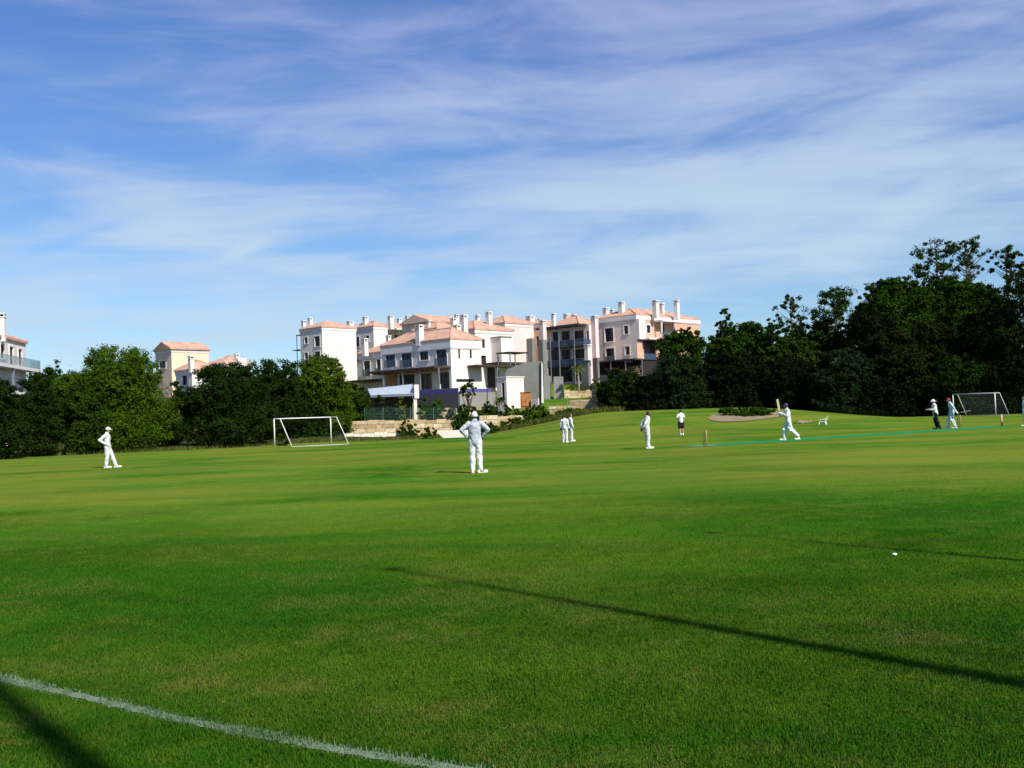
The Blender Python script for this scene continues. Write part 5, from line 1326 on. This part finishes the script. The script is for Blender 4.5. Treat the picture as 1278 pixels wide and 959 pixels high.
    if hat:
        kind, mat = hat; mb = MB(); cap_shell(mb, .019, -.12 if hat[0] != 'cap' else -.30 * (label[:7] == 'nearest') - .02)
        if kind == 'helmet':
            cap_shell(mb, .021, -.15)
        ht = link_mesh_mb(S(mb), {'cap': 'cap', 'sun': 'sun_hat', 'helmet': 'helmet'}[kind], mat, e)
        ht.modifiers.new('t', 'SOLIDIFY').thickness = .006
        mb = MB()
        if kind == 'sun':
            n_ = 24; vs_ = []
            for j in range(n_):
                q = 2 * math.pi * j / n_
                for r_, z_ in ((1.0, .035), (1.5, .022), (1.85, .004)): vs_.append(hd + V3(.090 * r_ * math.cos(q), .108 * r_ * math.sin(q), z_))
            mb.add(vs_, [(j * 3 + i, ((j + 1) % n_) * 3 + i, ((j + 1) % n_) * 3 + i + 1, j * 3 + i + 1) for j in range(n_) for i in range(2)])
            b_ = link_mesh_mb(S(mb), 'brim', mat, ht)
        else:
            vs_ = []
            for j in range(11):
                q = math.pi * (.16 + .68 * j / 10)
                for r_, z_ in ((1.0, .032), (1.35, .028), (1.72, .012)): vs_.append(hd + V3(.089 * (1 + (r_ - 1) * .35) * math.cos(q), .105 * r_ * math.sin(q), z_))
            mb.add(vs_, [(j * 3 + i, (j + 1) * 3 + i, (j + 1) * 3 + i + 1, j * 3 + i + 1) for j in range(10) for i in range(2)])
            b_ = link_mesh_mb(S(mb), 'peak', mat, ht)
        b_.modifiers.new('t', 'SOLIDIFY').thickness = .005
        if kind == 'helmet':
            mb = MB()
            for z_ in (-.02, -.055, -.09):
                mb.tube([hd + V3(.098 * math.cos(q), .05 + .095 * math.sin(q), z_) for q in np.linspace(.05, math.pi - .05, 11)], .004, 5, False)
            link_mesh_mb(S(mb), 'face_guard', 'steel', ht)
    return e, P, s
def link_mesh_mb(mb, name, mat, parent):
    me = bpy.data.meshes.new(name); me.from_pydata(mb.v, [], mb.f); me.update(); return link_mesh(name, me, M[mat], parent)
def bat(label, e, s, hand, d, face):
    """cricket bat as its own thing; hand is the middle of the grip (person space), d points from grip to toe"""
    mw = Matrix.Translation(Vector(e.location)) @ Matrix.Rotation(e.rotation_euler.z, 4, 'Z')
    h = Vector(hand) * s; d = Vector(d).normalized(); f = Vector(face); f = (f - d * f.dot(d)).normalized(); sx = d.cross(f)
    b_ = empty('cricket_bat', mw @ h, label, 'bat', None, e.rotation_euler.z)
    mb = MB(); mb.tube([-d * .13, d * .17], [.017, .017], 10); mb.tube([-d * .135, -d * .125], [.012, .02], 10); mb.build('handle', M['grip'], b_, True, origin=(0, 0, 0))
    mb = MB(); vs_ = []
    for t, w_, k in ((.14, .02, .018), (.20, .052, .026), (.45, .054, .040), (.62, .054, .048), (.70, .053, .028), (.72, .044, .018)):
        c = d * t; vs_ += [c + sx * w_ + f * .012, c - sx * w_ + f * .012, c - sx * w_ - f * .006, c - f * k, c + sx * w_ - f * .006]
    fs_ = [(4, 3, 2, 1, 0), (25, 26, 27, 28, 29)]
    for i in range(5):
        for j in range(5): fs_.append((i * 5 + j, i * 5 + (j + 1) % 5, (i + 1) * 5 + (j + 1) % 5, (i + 1) * 5 + j))
    mb.add(vs_, fs_); mb.build('blade', M['willow'], b_, origin=(0, 0, 0))
    return b_

hips = dict(elR=(.385, -.10, 1.235), elL=(-.385, -.10, 1.235), wrR=(.235, .03, 1.03), wrL=(-.235, .03, 1.03), shR=(.20, -.01, 1.43), shL=(-.20, -.01, 1.43))
hipdir = dict(R=(-.45, .75, -.35), L=(.45, .75, -.35))
# 1 left fielder, seen from his right side
person('man in a white cap and whites, hands on hips, before the left trees', 134.5, 584.3, -82, 1.76,
       dict(elR=(.30, -.24, 1.20), wrR=(.20, -.02, 1.02), elL=(-.30, -.20, 1.20), wrL=(-.20, 0, 1.02), hiR=(.09, 0, .91), knR=(.10, .02, .50), anR=(.11, -.04, .09), toR=(.13, .13, .03),
            knL=(-.09, .17, .51), anL=(-.10, .32, .09), toL=(-.12, .48, .03), head=(0, .045, 1.625)), handdir=dict(R=(-.3, .8, -.4), L=(.3, .8, -.4)), hat=('cap', 'white_cloth'), hair='brownhair', skin='skin_light')
# 2 nearest man from behind
person('nearest cricketer seen from behind with both hands on his hips and a white cap', 594.5, 590.6, -4, 1.80,
       {**hips, 'anR': (.125, -.01, .09), 'toR': (.26, .09, .03), 'anL': (-.10, -.02, .09), 'toL': (-.13, .14, .03)}, skin='skin_dark', shirt='grey_cloth', hat=('cap', 'white_cloth'), handdir=hipdir, gloves=None)
# 3, 4 the pair
person('dark haired fielder of the close pair with a dark glove at his side', 705.5, 552.5, -25, 1.60, dict(elL=(-.26, -.04, 1.15), wrL=(-.27, .02, .92)), skin='skin_dark', gloves='L', handdir=dict(L=(-.1, .1, -1)))
person('fielder of the close pair half hidden behind the dark haired one', 712.8, 551.2, -70, 1.62, dict(knL=(-.10, .10, .5), anL=(-.11, .14, .09), toL=(-.13, .30, .03)), skin='skin_light', hair='brownhair')
# 5
person('fielder facing the batsman with a dark glove held behind his back', 808, 560.2, -75, 1.66,
       dict(che=(0, .03, 1.27), nb=(0, .06, 1.44), head=(0, .12, 1.595), shR=(.185, .04, 1.40), shL=(-.185, .04, 1.40), elR=(.24, -.16, 1.15), wrR=(.15, -.26, .95), elL=(-.24, -.14, 1.15), wrL=(-.12, -.2, .95),
            knR=(.10, .03, .5), anL=(-.11, .14, .09), toL=(-.13, .31, .03)), skin='skin_dark', gloves='R', shirt_long=.10, handdir=dict(R=(-.1, -.35, -.9)))
# 6
person('man in a white shirt and black shorts with bare legs', 850.5, 543.2, 12, 1.66, dict(elR=(.27, .02, 1.17), wrR=(.12, .20, 1.10), elL=(-.29, -.02, 1.18), wrL=(-.14, .16, 1.05), knL=(-.09, .05, .5), anL=(-.07, -.02, .09)),
       skin='skin_light', trousers='black_cloth', shorts=True, sleeves='short', hair='hair', group='people in white on the field')
# 7 batsman with raised bat
e, P, s = person('batsman in a dark helmet and pads striding with his bat raised upright', 984.5, 549.6, 88, 1.78,
       dict(pel=(0, 0, .94), elR=(.23, .12, 1.17), wrR=(.07, .30, 1.20), elL=(-.24, .10, 1.15), wrL=(-.06, .31, 1.27), che=(0, .02, 1.28), nb=(0, .03, 1.46), head=(0, .07, 1.62),
            knR=(.10, .14, .50), anR=(.10, .19, .09), toR=(.11, .35, .03), knL=(-.10, -.10, .53), anL=(-.10, -.42, .19), toL=(-.11, -.31, .045), shR=(.185, .01, 1.42), shL=(-.185, .01, 1.42)),
       skin='skin_dark', hat=('helmet', 'navy'), pads=True, gloves='both', handdir=dict(R=(-.5, .6, .3), L=(.4, .7, .3)), hair=None)
bat('upright cricket bat raised in front of the striding batsman', e, s, (0, .37, 1.26), (.02, .12, 1), (-1, 0, 0))
# 8 umpire
person('umpire in a white brimmed hat, white coat and black trousers stretching one arm forward', 1168, 535.8, 84, 1.74,
       dict(elR=(.24, .07, 1.15), wrR=(.16, .32, 1.17), elL=(-.22, .10, 1.15), wrL=(-.12, .36, 1.16), pel=(0, -.02, .93), che=(0, .03, 1.28), nb=(0, .04, 1.46), head=(0, .08, 1.62), shR=(.185, .02, 1.42), shL=(-.185, .02, 1.42),
            knR=(.09, .0, .5), anR=(.09, -.10, .09), toR=(.11, .07, .03), knL=(-.09, -.06, .5), anL=(-.09, -.20, .10), toL=(-.11, -.04, .03)),
       shirt='white_cloth', trousers='black_cloth', shoe='leather', hat=('sun', 'white_cloth'), shirt_long=.14, group='people in white on the field')
# 9 batsman with lowered bat
e, P, s = person('batsman in bluish whites and a maroon cap holding his bat out behind him', 1188.5, 534.6, 70, 1.80,
       dict(elR=(.25, -.08, 1.15), wrR=(.26, -.12, .92), elL=(-.25, -.12, 1.15), wrL=(-.28, -.22, .95), che=(0, .03, 1.28), nb=(0, .06, 1.45), head=(0, .13, 1.60), shR=(.185, .03, 1.42), shL=(-.185, .03, 1.42),
            knR=(.10, .16, .51), anR=(.10, .22, .09), toR=(.11, .38, .03), knL=(-.10, -.02, .5), anL=(-.10, -.16, .09), toL=(-.11, 0, .03)),
       shirt='blue_cloth', trousers='blue_cloth', hat=('cap', 'red'), pads=True, gloves='both', handdir=dict(L=(-.1, -.5, -.6), R=(0, .1, -1)), skin='skin_light')
bat('cricket bat pointing back from the hand of the batsman in bluish whites', e, s, (-.29, -.30, .87), (.05, -.95, .16), (0, 0, 1))
# 10 cut by the right frame edge
person('cricketer in bluish whites cut off by the right frame edge', 1280, 532, 60, 1.74, dict(knR=(.10, .06, .5)), shirt='blue_cloth', trousers='blue_cloth', hair='brownhair')
